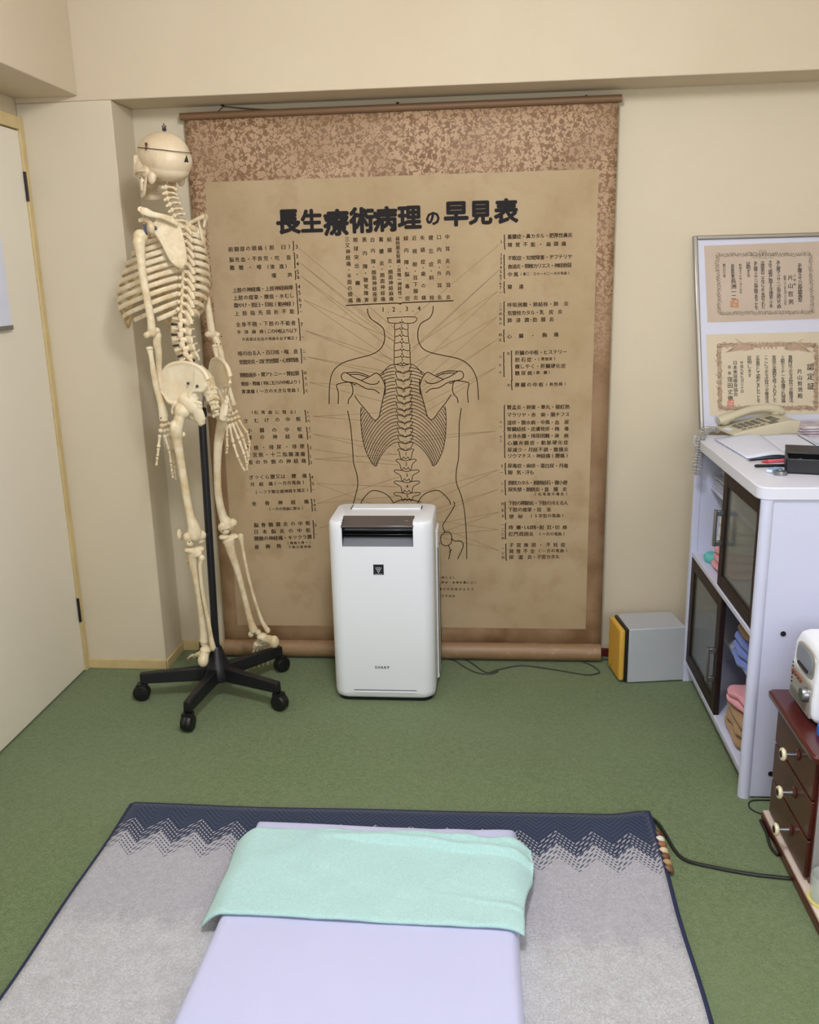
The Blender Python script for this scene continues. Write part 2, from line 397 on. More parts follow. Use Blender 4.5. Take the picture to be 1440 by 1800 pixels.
K = 4.235
block(tx, [('前額部の頭痛(脱 臼)', 108, 162, 545, 143), ('脳充血・不良児・吃 音', 115, 240, 540, 222), ('難 聴 ・ 唖 (後 進)', 120, 300, 520, 288), ('嗄 声', 432, 358, 548, 354),
 ('上肢の神経痛・上肢神経麻痺', 140, 467, 555, 446), ('上肢の痙挛・瘭疽・水むし', 145, 524, 565, 506), ('霜やけ・脱臼・目眩(動神経)', 148, 580, 575, 567), ('上肢指先屈折不能', 155, 640, 565, 624),
 ('全身不随・下肢の不能者', 165, 722, 575, 710), ('半 体 麻 痺(この中枢より以下', 170, 778, 590, 768, 7.6), ('の炎症は左右の弯曲を必ず矯正)', 205, 832, 598, 822, 6.2),
 ('咳の出る人・百日咳・喘 息', 180, 938, 592, 922), ('気管支炎・流行性感冒・心悸昂進', 188, 1002, 598, 985), ('胃酸過多・胃アトニー・胃拡張', 192, 1100, 602, 1085), ('胃部・胃痛(特に五六の中枢より)', 200, 1165, 620, 1148, 7.6), ('胃潰瘍(一方の大きな弯曲)', 205, 1222, 610, 1210, 7.6)], 380, 400, K)
block(tx, [('3', 600, 143, 600, 143), ('3', 602, 215, 602, 215), ('4', 606, 270, 606, 270), ('5', 608, 330, 608, 330), ('6', 612, 368, 612, 368), ('4', 617, 440, 617, 440), ('5', 621, 485, 621, 485), ('6', 625, 538, 625, 538), ('7', 628, 585, 628, 585), ('7', 637, 722, 637, 722)], 380, 400, K, h=9.5)
block(tx, [('一', 633, 627, 633, 627), ('一', 643, 815, 643, 815), ('二', 655, 922, 655, 922), ('三', 658, 975, 658, 975), ('四', 663, 1083, 663, 1083), ('五', 667, 1123, 667, 1123), ('六', 670, 1168, 670, 1168), ('七', 673, 1215, 673, 1215)], 380, 400, K, h=5.8)
block(tx, [('(右 弯 曲 に 限 る)', 270, 148, 588, 145, 7.2), ('さむけの中枢', 222, 212, 612, 197), ('小腸の中枢', 248, 284, 620, 273), ('脚の神経痛', 248, 335, 628, 325), ('胸焼・排尿・排便', 240, 412, 640, 400), ('子宮脱・十二指腸潰瘍', 245, 465, 645, 458), ('股の外側の神経痛', 255, 520, 652, 508),
 ('ぎっくら腰又は 腰 痛', 262, 632, 658, 620), ('月 経 痛(一方の弯曲)', 268, 685, 648, 668, 7.8), ('(一フ下頸交感神経を矯正)', 300, 745, 680, 726, 7), ('坐骨神経痛', 283, 828, 672, 812), ('(一方の弯曲に限る)', 400, 868, 642, 862, 6.4),
 ('脳脊髄膜炎の中枢', 298, 988, 682, 972), ('日本脳炎の中枢', 298, 1038, 685, 1025), ('腰髄の神経痛・キックラ腰', 300, 1088, 695, 1075), ('産褥熱', 303, 1150, 468, 1143), ('(頸椎七骨一)', 535, 1122, 700, 1115, 5.6), ('下頸交感神経', 548, 1152, 695, 1147, 5.6)], 380, 690, K)
block(tx, [('1', 700, 330, 700, 330), ('2', 703, 410, 703, 410), ('1', 703, 477, 703, 477), ('2', 708, 520, 708, 520), ('4', 715, 630, 715, 630), ('5', 722, 680, 722, 680), ('3', 730, 805, 730, 805), ('4', 733, 837, 733, 837), ('5', 737, 870, 737, 870), ('5', 740, 987, 740, 987)], 380, 690, K, h=7.6)
block(tx, [('七', 683, 147, 683, 147), ('八', 688, 178, 688, 178), ('九', 690, 210, 690, 210), ('十', 695, 265, 695, 265), ('二', 697, 287, 697, 287), ('一', 725, 722, 725, 722), ('一', 745, 1055, 745, 1055)], 380, 690, K, h=5.4)
block(tx, [('蓄膿症・鼻カタル・肥厚性鼻炎', 785, 65, 1210, 52), ('嗅覚不能・扁頭痛', 787, 122, 1165, 114), ('不眠症・知覚障害・ヂフテリヤ', 787, 216, 1208, 204), ('食道炎・頸椎カリエス・神経衰弱', 787, 275, 1203, 264), ('中風', 787, 330, 828, 330), ('(第二.三十一十二一方の弯曲)', 865, 328, 1200, 320, 5.8), ('寝 違', 785, 417, 865, 415),
 ('呼吸困難・肺結核・肺 炎', 785, 545, 1182, 535), ('気管枝カタル・乳 房 炎', 785, 602, 1140, 592), ('肺 浸 潤・肋 膜 炎', 785, 653, 1080, 645), ('心 臓 ・ 胸 痛', 783, 765, 1112, 752), ('肝臓の中枢・ヒステリー', 838, 882, 1172, 873), ('胆石症・', 838, 930, 965, 927), ('(胃痙挛)', 990, 925, 1100, 922, 6.4),
 ('癇しやく・肝臓硬化症', 838, 977, 1162, 972), ('糖尿病', 838, 1024, 925, 1023), ('(膵 臓)', 958, 1021, 1062, 1018, 6.4), ('脾臓の中枢', 838, 1106, 1005, 1104), ('(熱性病)', 1045, 1103, 1175, 1099, 7)], 700, 400, 4)
block(tx, [('賢孟炎・卵巣・睾丸・猩紅熱', 782, 105, 1190, 100), ('マラリヤ・赤 痢・腸チフス', 782, 158, 1190, 154), ('湿疹・腹水病・中風・血 尿', 782, 212, 1185, 208), ('腎臓結核・皮膚発疹・梅 毒', 782, 258, 1185, 254), ('全身水腫・排尿困難・淋 病', 785, 306, 1182, 303), ('心臓弁膜症・動脈硬化症', 785, 356, 1180, 351), ('尿減少・月経不調・腹膜炎', 785, 403, 1182, 400), ('リウマチス・神経痛(腰痛)', 785, 447, 1188, 444),
 ('尿毒症・麻疹・蛋白尿・丹毒', 788, 515, 1180, 515), ('脚 気・汗も', 788, 562, 940, 562), ('膀胱カタル・膀胱結石・寝小便', 790, 635, 1175, 633), ('尿失禁・膀胱炎・直 腸 炎', 790, 682, 1172, 680), ('(右弯曲の場合)', 965, 715, 1185, 713, 6.4), ('下肢の関節炎・下肢の冷える人', 790, 778, 1180, 776), ('下肢の痙挛・捻 坐', 790, 824, 1060, 822), ('便 秘', 797, 872, 860, 871), ('(S字型の弯曲)', 938, 868, 1158, 865, 7.6),
 ('痔 瘻・いぼ痔・脱 肛・切 痔', 793, 948, 1172, 948), ('肛門周囲炎', 793, 996, 937, 995), ('(一方の弯曲)', 998, 995, 1165, 994, 7), ('子 宮 後 屈 ・ 不 妊 症', 797, 1073, 1160, 1070), ('発育不全', 797, 1116, 945, 1115), ('(一方の弯曲)', 994, 1113, 1184, 1112, 7), ('尿 道 炎・子宮カタル', 797, 1158, 1120, 1154)], 700, 690, 4)
block(tx, [('療養病によし', 262, 1300, 395, 1300), ('・腰四分・全身水腫によし', 262, 1335, 545, 1335), ('内臓その安症が止まる', 268, 1382, 522, 1382), ('静・のぞ全治', 265, 1430, 390, 1430)], 700, 690, 4, h=5)
def digs(s, pts, h, ox, oy):
    for ch, (x, y) in zip(s, pts): row(tx, ch, ox+x/4, oy+y/4, ox+x/4, oy+y/4, h)
digs('11234567', [(725, 100), (725, 190), (723, 218), (723, 248), (722, 280), (722, 310), (721, 338), (721, 365)], 7.4, 700, 400)
digs('67', [(720, 393), (720, 423)], 7.4, 700, 400)
digs('一二三四五六四五八九十右左', [(722, 455), (720, 543), (720, 575), (720, 608), (720, 642), (720, 675), (718, 755), (718, 790), (720, 910), (718, 967), (718, 1018), (775, 885), (777, 1107)], 5.6, 700, 400)
digs('十一十二一二三四五一二三四五一三四', [(722, 208), (722, 240), (722, 312), (722, 340), (728, 562), (732, 640), (732, 692), (735, 783), (735, 828), (735, 930), (735, 965), (735, 995), (737, 1025), (737, 868), (737, 1095), (737, 1130), (738, 1160)], 5.4, 700, 690)
digs('5', [(730, 517)], 7, 700, 690)
for t, u0, v0, u1, v1, h in [('三又神経痛・半面の頭痛', 242, 100, 270, 615, 8.6), ('眼球突出・癲　痛', 313, 105, 337, 613, 8.6), ('黒 内 障・聴覚障害', 387, 103, 405, 610, 8.6), ('白 内 障・顔面神経座挛', 455, 103, 478, 608, 8.4), ('蓄 膿 炎・顔面神経痛', 528, 100, 545, 603, 8.4), ('結 膜 炎・顔面神経麻痺', 597, 100, 615, 603, 8.4),
 ('扁桃腺炎腎臓・耳鳴(神経性)', 667, 92, 690, 590, 7.6), ('緑 内 障・脳 毒 症', 738, 90, 752, 597, 8.6), ('近 視 眼・耳下腺炎', 808, 88, 822, 592, 8.6), ('失 語 症・歯 の 痛', 878, 87, 888, 592, 8.6), ('健 忘 症・斜　　視', 948, 85, 955, 592, 8.6), ('口 内 炎・外 耳 炎', 1017, 83, 1023, 590, 8.6), ('中 耳 炎・内 耳 炎', 1088, 78, 1097, 588, 8.6)]:
    row(tx, t, 560+u0/4.8, 400+v0/4.8, 560+u1/4.8, 400+v1/4.8, h)
for ch, u, v in (('1', 545, 692), ('.', 588, 715), ('2', 635, 690), ('.', 690, 710), ('3', 745, 685), ('.', 797, 705), ('4', 848, 682)):
    row(tx, ch, 560+u/4.8, 400+v/4.8, 560+u/4.8, 400+v/4.8, 11)
# vertebra numbers
VC = [(682, 730, 559, 568), (694, 717, 568, 579), (694.5, 717, 579, 591), (694.5, 718, 591, 603), (693.5, 720, 603, 616), (693.5, 720.5, 616, 628), (693.5, 721, 628, 640),
 (693.5, 722.5, 640, 653), (695, 723, 653, 667), (695, 723.5, 667, 681), (696, 723.5, 681, 695), (696.5, 724.5, 695, 707), (696, 724.5, 707, 719), (696.5, 725, 719, 729), (697.5, 725, 729, 741), (698, 725.5, 741, 752), (698.5, 726, 752, 765), (699, 726, 765, 777), (700, 726, 777, 789),
 (699, 728, 789, 807), (696, 732, 807, 825.5), (693, 737, 826, 845.5), (693, 738, 845.5, 865.5), (692.5, 739, 865.5, 880)]
for (a_, b_, c_, d_), t in zip(VC, ['1', '2', '3', '4', '5', '6', '7', '一', '二', '三', '四', '五', '六', '七', '八', '九', '十', '+', '=', '1', '2', '3', '4', '5']):
    if t in '+=': row(tx, '十' + ('一' if t == '+' else '二'), (a_+b_)/2, c_+3.5, (a_+b_)/2, d_-2.5, 4.6)
    else: row(tx, t, (a_+b_)/2+.3, (c_+d_)/2-.5, (a_+b_)/2, (c_+d_)/2, 7.5 if t.isdigit() else 5.5)
tx.build('printed_writing', M['ink'], sc, fix=False, smooth=False)

# --- line drawing as ink ribbons
def ribbon(mb, pts, w, y=None):
    P = [Vector(p) for p in pts]; n = len(P); vs = []
    for i, p in enumerate(P):
        t = P[min(i+1, n-1)]-P[max(i-1, 0)]; t.y = 0
        if t.length < 1e-9: t = Vector((1, 0, 0))
        t.normalize(); q = Vector((-t.z, 0, t.x))*(w/2); vs += [p+q, p-q]
    mb.add(vs, [(2*i, 2*i+1, 2*i+3, 2*i+2) for i in range(n-1)])
dr_ = MB()
def pl(pts, ox=0, oy=0, k=1., n=6): return [scp(ox+x/k, oy+y/k) for x, y in [tuple(q)[:2] for q in spline([(a, b, 0) for a, b in pts], n)]]
A3 = (560, 400, 4.8); A4 = (560, 600, 4.5); LW = .0030
ZY = lambda p: p
axx = lambda z: -.3165
ax_top = sp(705.5, 600).x; ax_bot = sp(713, 870).x
def axisx(z): t = (z-sp(705, 600).z)/(sp(713, 870).z-sp(705, 600).z); return ax_top+(ax_bot-ax_top)*t
def both(pts, w=LW):
    ribbon(dr_, pts, w)
    q = []
    for p in pts:
        x = 2*axisx(p.z)-p.x; q.append(Vector((x, sheety(x, p.z, .0040), p.z)))
    ribbon(dr_, q, w)
# body outline
ribbon(dr_, pl([(413, 683), (420, 730), (450, 775), (510, 815), (545, 850), (557, 900), (555, 960), (525, 1020), (450, 1070), (300, 1110), (190, 1150), (120, 1220), (94, 1330), (90, 1490)], *A3), LW)
ribbon(dr_, pl([(968, 662), (963, 715), (935, 765), (870, 805), (845, 850), (838, 900), (845, 960), (880, 1020), (950, 1055), (1060, 1080), (1190, 1110), (1280, 1170), (1330, 1260), (1345, 1350), (1350, 1455)], *A3), LW)
ribbon(dr_, pl([(230, 548), (255, 680), (270, 850), (278, 960), (305, 1060), (310, 1140), (290, 1230), (272, 1293)], *A4), LW)
ribbon(dr_, pl([(1130, 528), (1115, 640), (1112, 780), (1108, 920), (1090, 1030), (1092, 1120), (1125, 1210), (1150, 1310), (1165, 1450), (1172, 1600), (1173, 1722)], *A4), LW)
both(pl([(235, 1300), (203, 1285), (192, 1255), (205, 1230), (235, 1226), (290, 1260), (360, 1290), (430, 1320), (490, 1318), (515, 1293)], *A3))
both(pl([(235, 1226), (330, 1222), (425, 1252)], *A3)); both(pl([(265, 1240), (340, 1240), (415, 1262)], *A3))
scap = [(360, 1290), (430, 1258), (485, 1228), (515, 1245), (545, 1290), (562, 1350), (560, 1420)]
both(pl(scap, *A3)); both(pl([(235, 1300), (320, 1315), (400, 1358), (470, 1368), (515, 1400)], *A3)); both(pl([(280, 1312), (300, 1325), (315, 1322)], *A3))
both(pl([(165, 1490), (168, 1400), (152, 1335), (170, 1318), (240, 1305), (275, 1315), (290, 1370), (283, 1412), (255, 1450), (250, 1490)], *A3))
lat = [(285, 430), (320, 480), (375, 545), (425, 608), (452, 624), (478, 600), (492, 540), (515, 430), (527, 350), (522, 300)]
both(pl(lat, *A4))
both(pl([(335, 1292), (350, 1250), (420, 1183), (500, 1192), (560, 1230), (600, 1292)], *A4))
ribbon(dr_, pl([(1070, 1265), (1075, 1300), (1035, 1370), (990, 1440), (985, 1470), (1000, 1508)], *A4), LW)
ribbon(dr_, pl([(1000, 1510), (968, 1545), (975, 1600), (1010, 1617), (1045, 1600), (1056, 1555), (1040, 1515), (1000, 1510)], *A4), LW)
for q in ([(965, 1600), (925, 1610), (912, 1650)], [(1048, 1560), (1080, 1580), (1125, 1580), (1145, 1620), (1100, 1722)], [(1030, 1615), (1042, 1660), (1030, 1725)], [(1055, 1645), (1035, 1668)], [(600, 1275), (650, 1255), (700, 1250), (760, 1258), (812, 1272)], [(905, 1470), (927, 1458)]):
    ribbon(dr_, pl(q, *A4), LW)
# underline bracket beneath the columns
ribbon(dr_, pl([(232, 657), (660, 637), (688, 648), (715, 634), (1140, 617)], 560, 400, 4.8, 2), .0034)
# vertebrae
for i, (a_, b_, c_, d_) in enumerate(VC):
    m_ = (a_+b_)/2; w = (b_-a_)/2; h = d_-c_
    if i == 0: pts = [(a_, c_), (a_+2, d_-1), (m_-4, d_), (m_-3, d_-3), (m_, d_), (m_+3, d_-3), (m_+4, d_), (b_-2, d_-1), (b_, c_-2), (a_-2, c_)]
    elif i < 7: pts = [(a_, c_), (a_-.5, c_+h*.5), (a_, d_), (m_-4, d_-1), (m_-2.5, d_-3), (m_, d_+1.5), (m_+2.5, d_-3), (m_+4, d_-1), (b_, d_), (b_+.5, c_+h*.5), (b_, c_)]
    elif i < 19: pts = [(a_, c_), (a_+3.5, d_-2), (m_-4, d_), (m_, d_+3), (m_+4, d_), (b_-3.5, d_-2), (b_, c_), (m_+5, c_+2), (m_, c_+3), (m_-5, c_+2), (a_, c_)]
    else: pts = [(m_-9, d_-1), (m_-11, c_+h*.5), (a_+3, c_+5), (a_, c_+2), (a_+3, c_), (m_-8, c_+1), (m_, c_+3), (m_+8, c_+1), (b_-3, c_), (b_, c_+2), (b_-3, c_+5), (m_+11, c_+h*.5), (m_+9, d_-1), (m_+6, d_), (m_+4, d_-4), (m_, d_), (m_-4, d_-4), (m_-6, d_), (m_-9, d_-1)]
    ribbon(dr_, pl(pts, n=3), .0024)
# ribs, clipped where the shoulder blade covers them
sc_poly = [scp(A3[0]+x/4.8, A3[1]+y/4.8) for x, y in [(235, 1226), (300, 1255), (360, 1290), (430, 1258), (485, 1228), (515, 1245), (545, 1290), (562, 1350)]] + [scp(A4[0]+x/4.5, A4[1]+y/4.5) for x, y in [(515, 430), (492, 540), (478, 600), (452, 624), (425, 608), (375, 545), (320, 480), (285, 430), (200, 300)]]
def inside(p):
    c = False; n = len(sc_poly)
    for i in range(n):
        a, b2 = sc_poly[i], sc_poly[i-1]
        if (a.z > p.z) != (b2.z > p.z) and p.x < (b2.x-a.x)*(p.z-a.z)/(b2.z-a.z)+a.x: c = not c
    return c
hull = spline([(505, 262, 0), (430, 330, 0), (362, 430, 0), (338, 520, 0), (334, 610, 0), (340, 700, 0), (350, 775, 0), (368, 850, 0), (398, 920, 0), (430, 972, 0), (458, 988, 0)], 20)
NR = 24
for k in range(NR):
    t = k/(NR-1); sx = 601+t*27; sy = 182+t*614
    e = hull[int((.0+t**.8*1.0)*(len(hull)-1))]
    dx_, dy_ = e[0]-sx, e[1]-sy
    c1x, c1y = sx+.38*dx_, sy+.03*dy_-6*(1-t)
    c2x, c2y = sx+.80*dx_, sy+.46*dy_
    pts = []
    for q in range(41):
        u = q/40; x = (1-u)**3*sx+3*(1-u)**2*u*c1x+3*(1-u)*u*u*c2x+u**3*e[0]; y = (1-u)**3*sy+3*(1-u)**2*u*c1y+3*(1-u)*u*u*c2y+u**3*e[1]
        pts.append(scp(A4[0]+x/4.5, A4[1]+y/4.5))
    run = []
    for p in pts+[None]:
        if p is not None and not inside(p): run.append(p)
        else:
            if len(run) > 2: both(run, .0024)
            run = []
both(pl([(v[0], v[1]) for v in hull[60::4]], *A4, n=2), .0024)
# braces beside the paragraphs
def brace(x0_, y0_, x1_, y1_, ox, oy, k, s):
    m_ = ((x0_+x1_)/2, (y0_+y1_)/2); d_ = 5*s
    ribbon(dr_, [scp(ox+x/k, oy+y/k) for x, y in [(x0_-d_, y0_), (x0_, y0_+4), (m_[0], m_[1]-5), (m_[0]+d_, m_[1]), (m_[0], m_[1]+5), (x1_, y1_-4), (x1_-d_, y1_)]], .0032)
for q in [(575, 100, 577, 172), (582, 185, 588, 305), (590, 320, 592, 388), (597, 415, 612, 645), (615, 675, 627, 842), (632, 900, 638, 1012), (642, 1060, 655, 1240)]: brace(*q, 380, 400, K, 1)
for q in [(662, 130, 672, 222), (673, 255, 683, 350), (683, 382, 693, 540), (698, 602, 709, 743), (710, 790, 717, 885), (722, 952, 730, 1088)]: brace(*q, 380, 690, K, 1)
for q in [(747, 50, 750, 155), (745, 190, 747, 360), (745, 380, 747, 462), (745, 520, 745, 690), (743, 718, 745, 805), (742, 875, 745, 1050), (797, 865, 800, 1075), (797, 1070, 800, 1143)]: brace(*q, 700, 400, 4, -1)
for q in [(747, 88, 750, 460), (753, 495, 755, 577), (752, 615, 755, 722), (752, 768, 755, 893), (755, 918, 755, 1032), (757, 1062, 760, 1182)]: brace(*q, 700, 690, 4, -1)
dr_.build('spine_drawing', M['ink'], sc, fix=False, smooth=False)
fl = MB()
for xa, ya, xb, yb in [(525, 436, 694, 577), (528, 462, 694, 594), (528, 462, 694, 601), (530, 486, 694, 602), (530, 486, 693, 618), (534, 527, 693, 598), (534, 527, 693, 636), (537, 581, 693, 632), (537, 581, 693, 644), (540, 627, 690, 655), (540, 627, 693, 664), (543, 672, 695, 684), (543, 672, 696, 712), (550, 732, 697, 724), (550, 732, 697, 744), (550, 763, 697, 785), (550, 763, 697, 800), (552, 790, 700, 812), (552, 807, 700, 798), (552, 807, 700, 817), (556, 850, 702, 856), (556, 850, 655, 886), (558, 885, 703, 838), (558, 885, 703, 872), (560, 929, 590, 920),
 (878, 430, 728, 555), (878, 474, 728, 610), (878, 474, 720, 622), (875, 512, 722, 655), (875, 512, 724, 612), (874, 557, 726, 640), (874, 557, 724, 686), (874, 597, 724, 700), (874, 597, 724, 690), (872, 646, 740, 712), (872, 646, 724, 740), (872, 758, 726, 768), (872, 758, 728, 777), (876, 826, 730, 868), (876, 826, 740, 890), (876, 860, 745, 902), (876, 860, 745, 912), (878, 900, 745, 925), (878, 900, 765, 940), (876, 931, 745, 912), (876, 931, 745, 943), (878, 968, 785, 932), (878, 968, 745, 938)]:
    P = [scp(xa+(xb-xa)*t/6, ya+(yb-ya)*t/6) for t in range(7)]; ribbon(fl, [p+Vector((0, .0005, 0)) for p in P], .0013)
fl.build('leader_lines', M['faint'], sc, fix=False, smooth=False)
# ---------------------------------------------------------------- rolling stand
HX, HY = -.9366, -.3767
st = thing('skeleton_stand', (HX, HY, 0), 'black five-legged rolling stand with a pole holding up the skeleton', 'stand')
cast = [(-1.1945, -.4317), (-.9602, -.6332), (-.695, -.4857), (-.7615, -.1858)]
angs = [math.atan2(y-HY, x-HX) for x, y in cast]; angs.append(angs[3]+math.radians(72))
MB().lathe([(.05, .062), (.052, .085), (.040, .115), (.028, .15), (.020, .175), (.016, .18)], 24, Matrix.Translation((HX, HY, 0))).build('hub', M['black'], st)
for an in angs:
    Rm = Matrix.Translation((HX, HY, 0)) @ Matrix.Rotation(an, 4, 'Z')
    a = MB()
    for (r0, w0, z0, h0), (r1, w1, z1, h1) in [((.02, .020, .062, .048), (.262, .0135, .064, .036))]:
        vs = [(r0, -w0, z0), (r0, w0, z0), (r0, w0*.7, z0+h0), (r0, -w0*.7, z0+h0), (r1, -w1, z1), (r1, w1, z1), (r1, w1*.8, z1+h1), (r1, -w1*.8, z1+h1)]
        a.add(vs, [(0, 1, 2, 3), (7, 6, 5, 4), (0, 4, 5, 1), (1, 5, 6, 2), (2, 6, 7, 3), (3, 7, 4, 0)], Rm)
    leg = a.build('leg', M['black'], st, bevel=.003)
    c = MB(); c.tube([(.248, 0, .067), (.248, 0, .05)], .008, 12, M=Rm)
    for s in (-1, 1):
        Mw = Rm @ Matrix.Translation((.262, s*.003, .029)) @ Matrix.Rotation(s*PI/2+0, 4, 'X') @ Matrix.Identity(4)
        c.lathe([(.012, 0), (.027, .0), (.029, .004), (.029, .014), (.025, .020), (.010, .022)], 28, Mw)
    c.box(.244, .275, -.016, .016, .05, .062, Rm)
    c.build('caster', M['rubber'], leg, bevel=.0008)
pt = Vector((-.9225, -.366, .99))
MB().tube([(HX, HY, .16), pt], .0125, 20).build('pole', M['black'], st)
MB().tube([pt-Vector((0, 0, .02)), pt+Vector((0, 0, .004))], .0165, 20).ell(pt+Vector((0, 0, .004)), (.0165, .0165, .008)).build('pole_cap', M['black'], st)
MB().tube([pt, at(358, 700, 1, -.362), at(357, 685, 1, -.36), at(352, 662, 1, -.36)], .0035, 10).build('support_rod', M['steel'], st)

# ---------------------------------------------------------------- anatomical skeleton
RV, FV, UV = Vector((.55, .835, 0)).normalized(), Vector((-.835, .55, 0)).normalized(), Vector((0, 0, 1))
sk = thing('anatomical_skeleton', (-.93, -.37, .06), 'life-size ivory teaching skeleton hanging on the black stand before the left side of the chart', 'skeleton')
Bn = M['bone']
def J(px, py, y): return at(px, py, 1, y)
def frame(o, r=RV, f=FV, u=UV): return Matrix(((r.x, f.x, u.x, o.x), (r.y, f.y, u.y, o.y), (r.z, f.z, u.z, o.z), (0, 0, 0, 1)))
# skull, head tipped slightly back
H0 = J(289, 273, -.375); tl = math.radians(9)
Hf = (FV*math.cos(tl)+UV*math.sin(tl)).normalized(); Hu = RV.cross(Hf).normalized(); MH = frame(H0, RV, Hf, Hu)
s = MB(); E = lambda c, r, **k: s.ell(c, r, MH, **k)
E((0, 0, .0), (.069, .088, .066)); E((0, -.030, -.012), (.065, .062, .055)); E((0, .035, .004), (.060, .056, .052)); E((0, -.022, -.040), (.058, .062, .034)); E((0, .030, -.048), (.046, .050, .030))
for q in (-1, 1):
    E((q*.053, -.012, -.066), (.011, .014, .018)); E((q*.045, .018, -.050), (.018, .022, .022)); E((q*.040, .052, -.038), (.020, .030, .030)); E((q*.030, .060, -.066), (.018, .026, .022))
    stube(s, [(q*.060, .006, -.047), (q*.068, .030, -.050), (q*.062, .055, -.055), (q*.050, .072, -.060)], [.006, .0045, .005, .008], M=MH)
    E((q*.046, .070, -.060), (.012, .012, .015)); stube(s, [(q*.054, .064, -.022), (q*.054, .068, -.04), (q*.048, .072, -.058)], [.008, .006, .008], M=MH)
    stube(s, [(q*.055, .062, -.016), (q*.035, .086, -.010), (q*.012, .090, -.018)], [.008, .008, .008], M=MH)
    stube(s, [(q*.022, .020, -.062), (q*.024, .030, -.092)], [.006, .003], M=MH)
E((0, .068, -.080), (.027, .024, .022)); E((0, .060, -.055), (.030, .022, .030)); stube(s, [(0, .092, -.020), (0, .100, -.046)], [.006, .005], M=MH)
E((0, -.060, -.030), (.03, .022, .016))
cut = MB()
for q in (-1, 1): cut.ell((q*.031, .094, -.038), (.018, .026, .017), MH)
cut.ell((0, .104, -.066), (.011, .02, .015), MH)
skull = organic(s, 'skull', M['skull'], sk, .0022, 3, cut)
ring = []
for i in range(64):
    a = 2*PI*i/64; y = .0893*math.sin(a)+.0; xx = .0690*math.cos(a)
    y *= 1.0 if y > 0 else 1.045
    ring.append(MH @ Vector((xx*1.0, y, .014)))
MB().tube(ring, .0011, 6, closed=True).build('skull_cap_seam', M['darksteel'], skull)
hook = MB(); hp = MH @ Vector((0, 0, .064))
hook.tube([hp, hp+Vector((0, 0, .024))], .0022, 8); hook.tube([hp+Vector((0, 0, .004)), hp+Vector((0, 0, .010))], .006, 10); hook.tube([hp+Vector((-.006, 0, .018)), hp+Vector((-.004, 0, .011)), hp+Vector((.003, 0, .011)), hp+Vector((.006, 0, .018))], .0016, 6)
hook.build('hanging_hook', M['darksteel'], skull)
tr = MB(); cen = MH @ Vector((-.030, -.083, -.004))
# dark triangular keyhole at the back of the head
P = [at(329, 271, 1, -.5), at(324, 285, 1, -.5), at(335, 285, 1, -.5)]
def onhead(px, py):
    d = (at(px, py, 1, -.3)-CC).normalized(); Mi = MH.inverted(); o_ = Mi @ CC; dd = Mi.to_3x3() @ d
    r = Vector((.0705, .0925, .068)); o2 = Vector([o_[i]/r[i] for i in range(3)]); d2 = Vector([dd[i]/r[i] for i in range(3)])
    A = d2.dot(d2); B_ = 2*o2.dot(d2); C_ = o2.dot(o2)-1; D_ = B_*B_-4*A*C_
    if D_ < 0: return MH @ Vector((-.03, -.085, 0))
    return CC+d*((-B_-math.sqrt(D_))/(2*A))
k0, k1, k2 = onhead(257, 253), onhead(257.5, 258), onhead(256.5, 264); ov = (CC-H0).normalized()*.003
MB().tube([k0+ov, k1+ov*1.8, k2+ov], .0022, 8).ell(k0+ov, .0042).build('clasp', mat('rusty_clasp', (92, 54, 34), .5, .3), skull)
tr.prism([onhead(328, 272), onhead(323.5, 285), onhead(332, 285.5)], (CC-H0).normalized()*.003).build('triangular_hole', M['disc'], skull, smooth=False)
# jaw
j = MB()
jaw = [(-.054, .012, -.056), (-.052, .022, -.085), (-.047, .034, -.112), (-.032, .064, -.121), (-.014, .084, -.124), (0, .088, -.125), (.014, .084, -.124), (.032, .064, -.121), (.047, .034, -.112), (.052, .022, -.085), (.054, .012, -.056)]
stube(j, jaw, [.005, .008, .009, .010, .011, .012, .011, .010, .009, .008, .005], flat=.5, up=UV, M=MH)
for q in (-1, 1): stube(j, [(q*.050, .040, -.062), (q*.050, .036, -.080), (q*.047, .036, -.105)], [.003, .009, .009], flat=.5, up=FV, M=MH)
jw = organic(j, 'jaw', M['skull'], sk, .0018, 3)
tt = MB()
for i in range(-6, 7):
    a = i/6*1.25; x, y = .027*math.sin(a), .060+.026*math.cos(a)
    tt.ell((x, y, -.097), (.003, .003, .007), MH, 8, 6); tt.ell((x*.97, y-.002, -.110), (.003, .003, .006), MH, 8, 6)
tt.build('teeth', M['bone'], jw)
MB().tube([MH @ Vector((-.052, .024, -.088)), MH @ Vector((-.05, .05, -.07))], .0015, 6).build('jaw_spring', M['darksteel'], jw)

# vertebrae ------------------------------------------------
bpath = spline([J(*p) for p in [(294, 322, -.37), (297, 345, -.365), (306, 370, -.362), (313, 388, -.36), (318, 420, -.36), (320, 460, -.36), (319, 500, -.36), (317, 535, -.36), (314, 565, -.365), (315, 595, -.368), (322, 618, -.368), (334, 638, -.366)]], 24)
cum = [0]
for a, b2 in zip(bpath, bpath[1:]): cum.append(cum[-1]+(b2-a).length)
def along(s_):
    for i in range(len(cum)-1):
        if cum[i+1] >= s_: t = (s_-cum[i])/(cum[i+1]-cum[i]); return bpath[i].lerp(bpath[i+1], t), (bpath[i+1]-bpath[i]).normalized()
    return bpath[-1], (bpath[-1]-bpath[-2]).normalized()
Hh = [.017]*7+[.0195, .020, .0205, .021, .0215, .022, .0225, .023, .0235, .024, .025, .026]+[.0285, .030, .031, .031, .030]
sc_ = cum[-1]/sum(Hh); Hh = [h*sc_ for h in Hh]
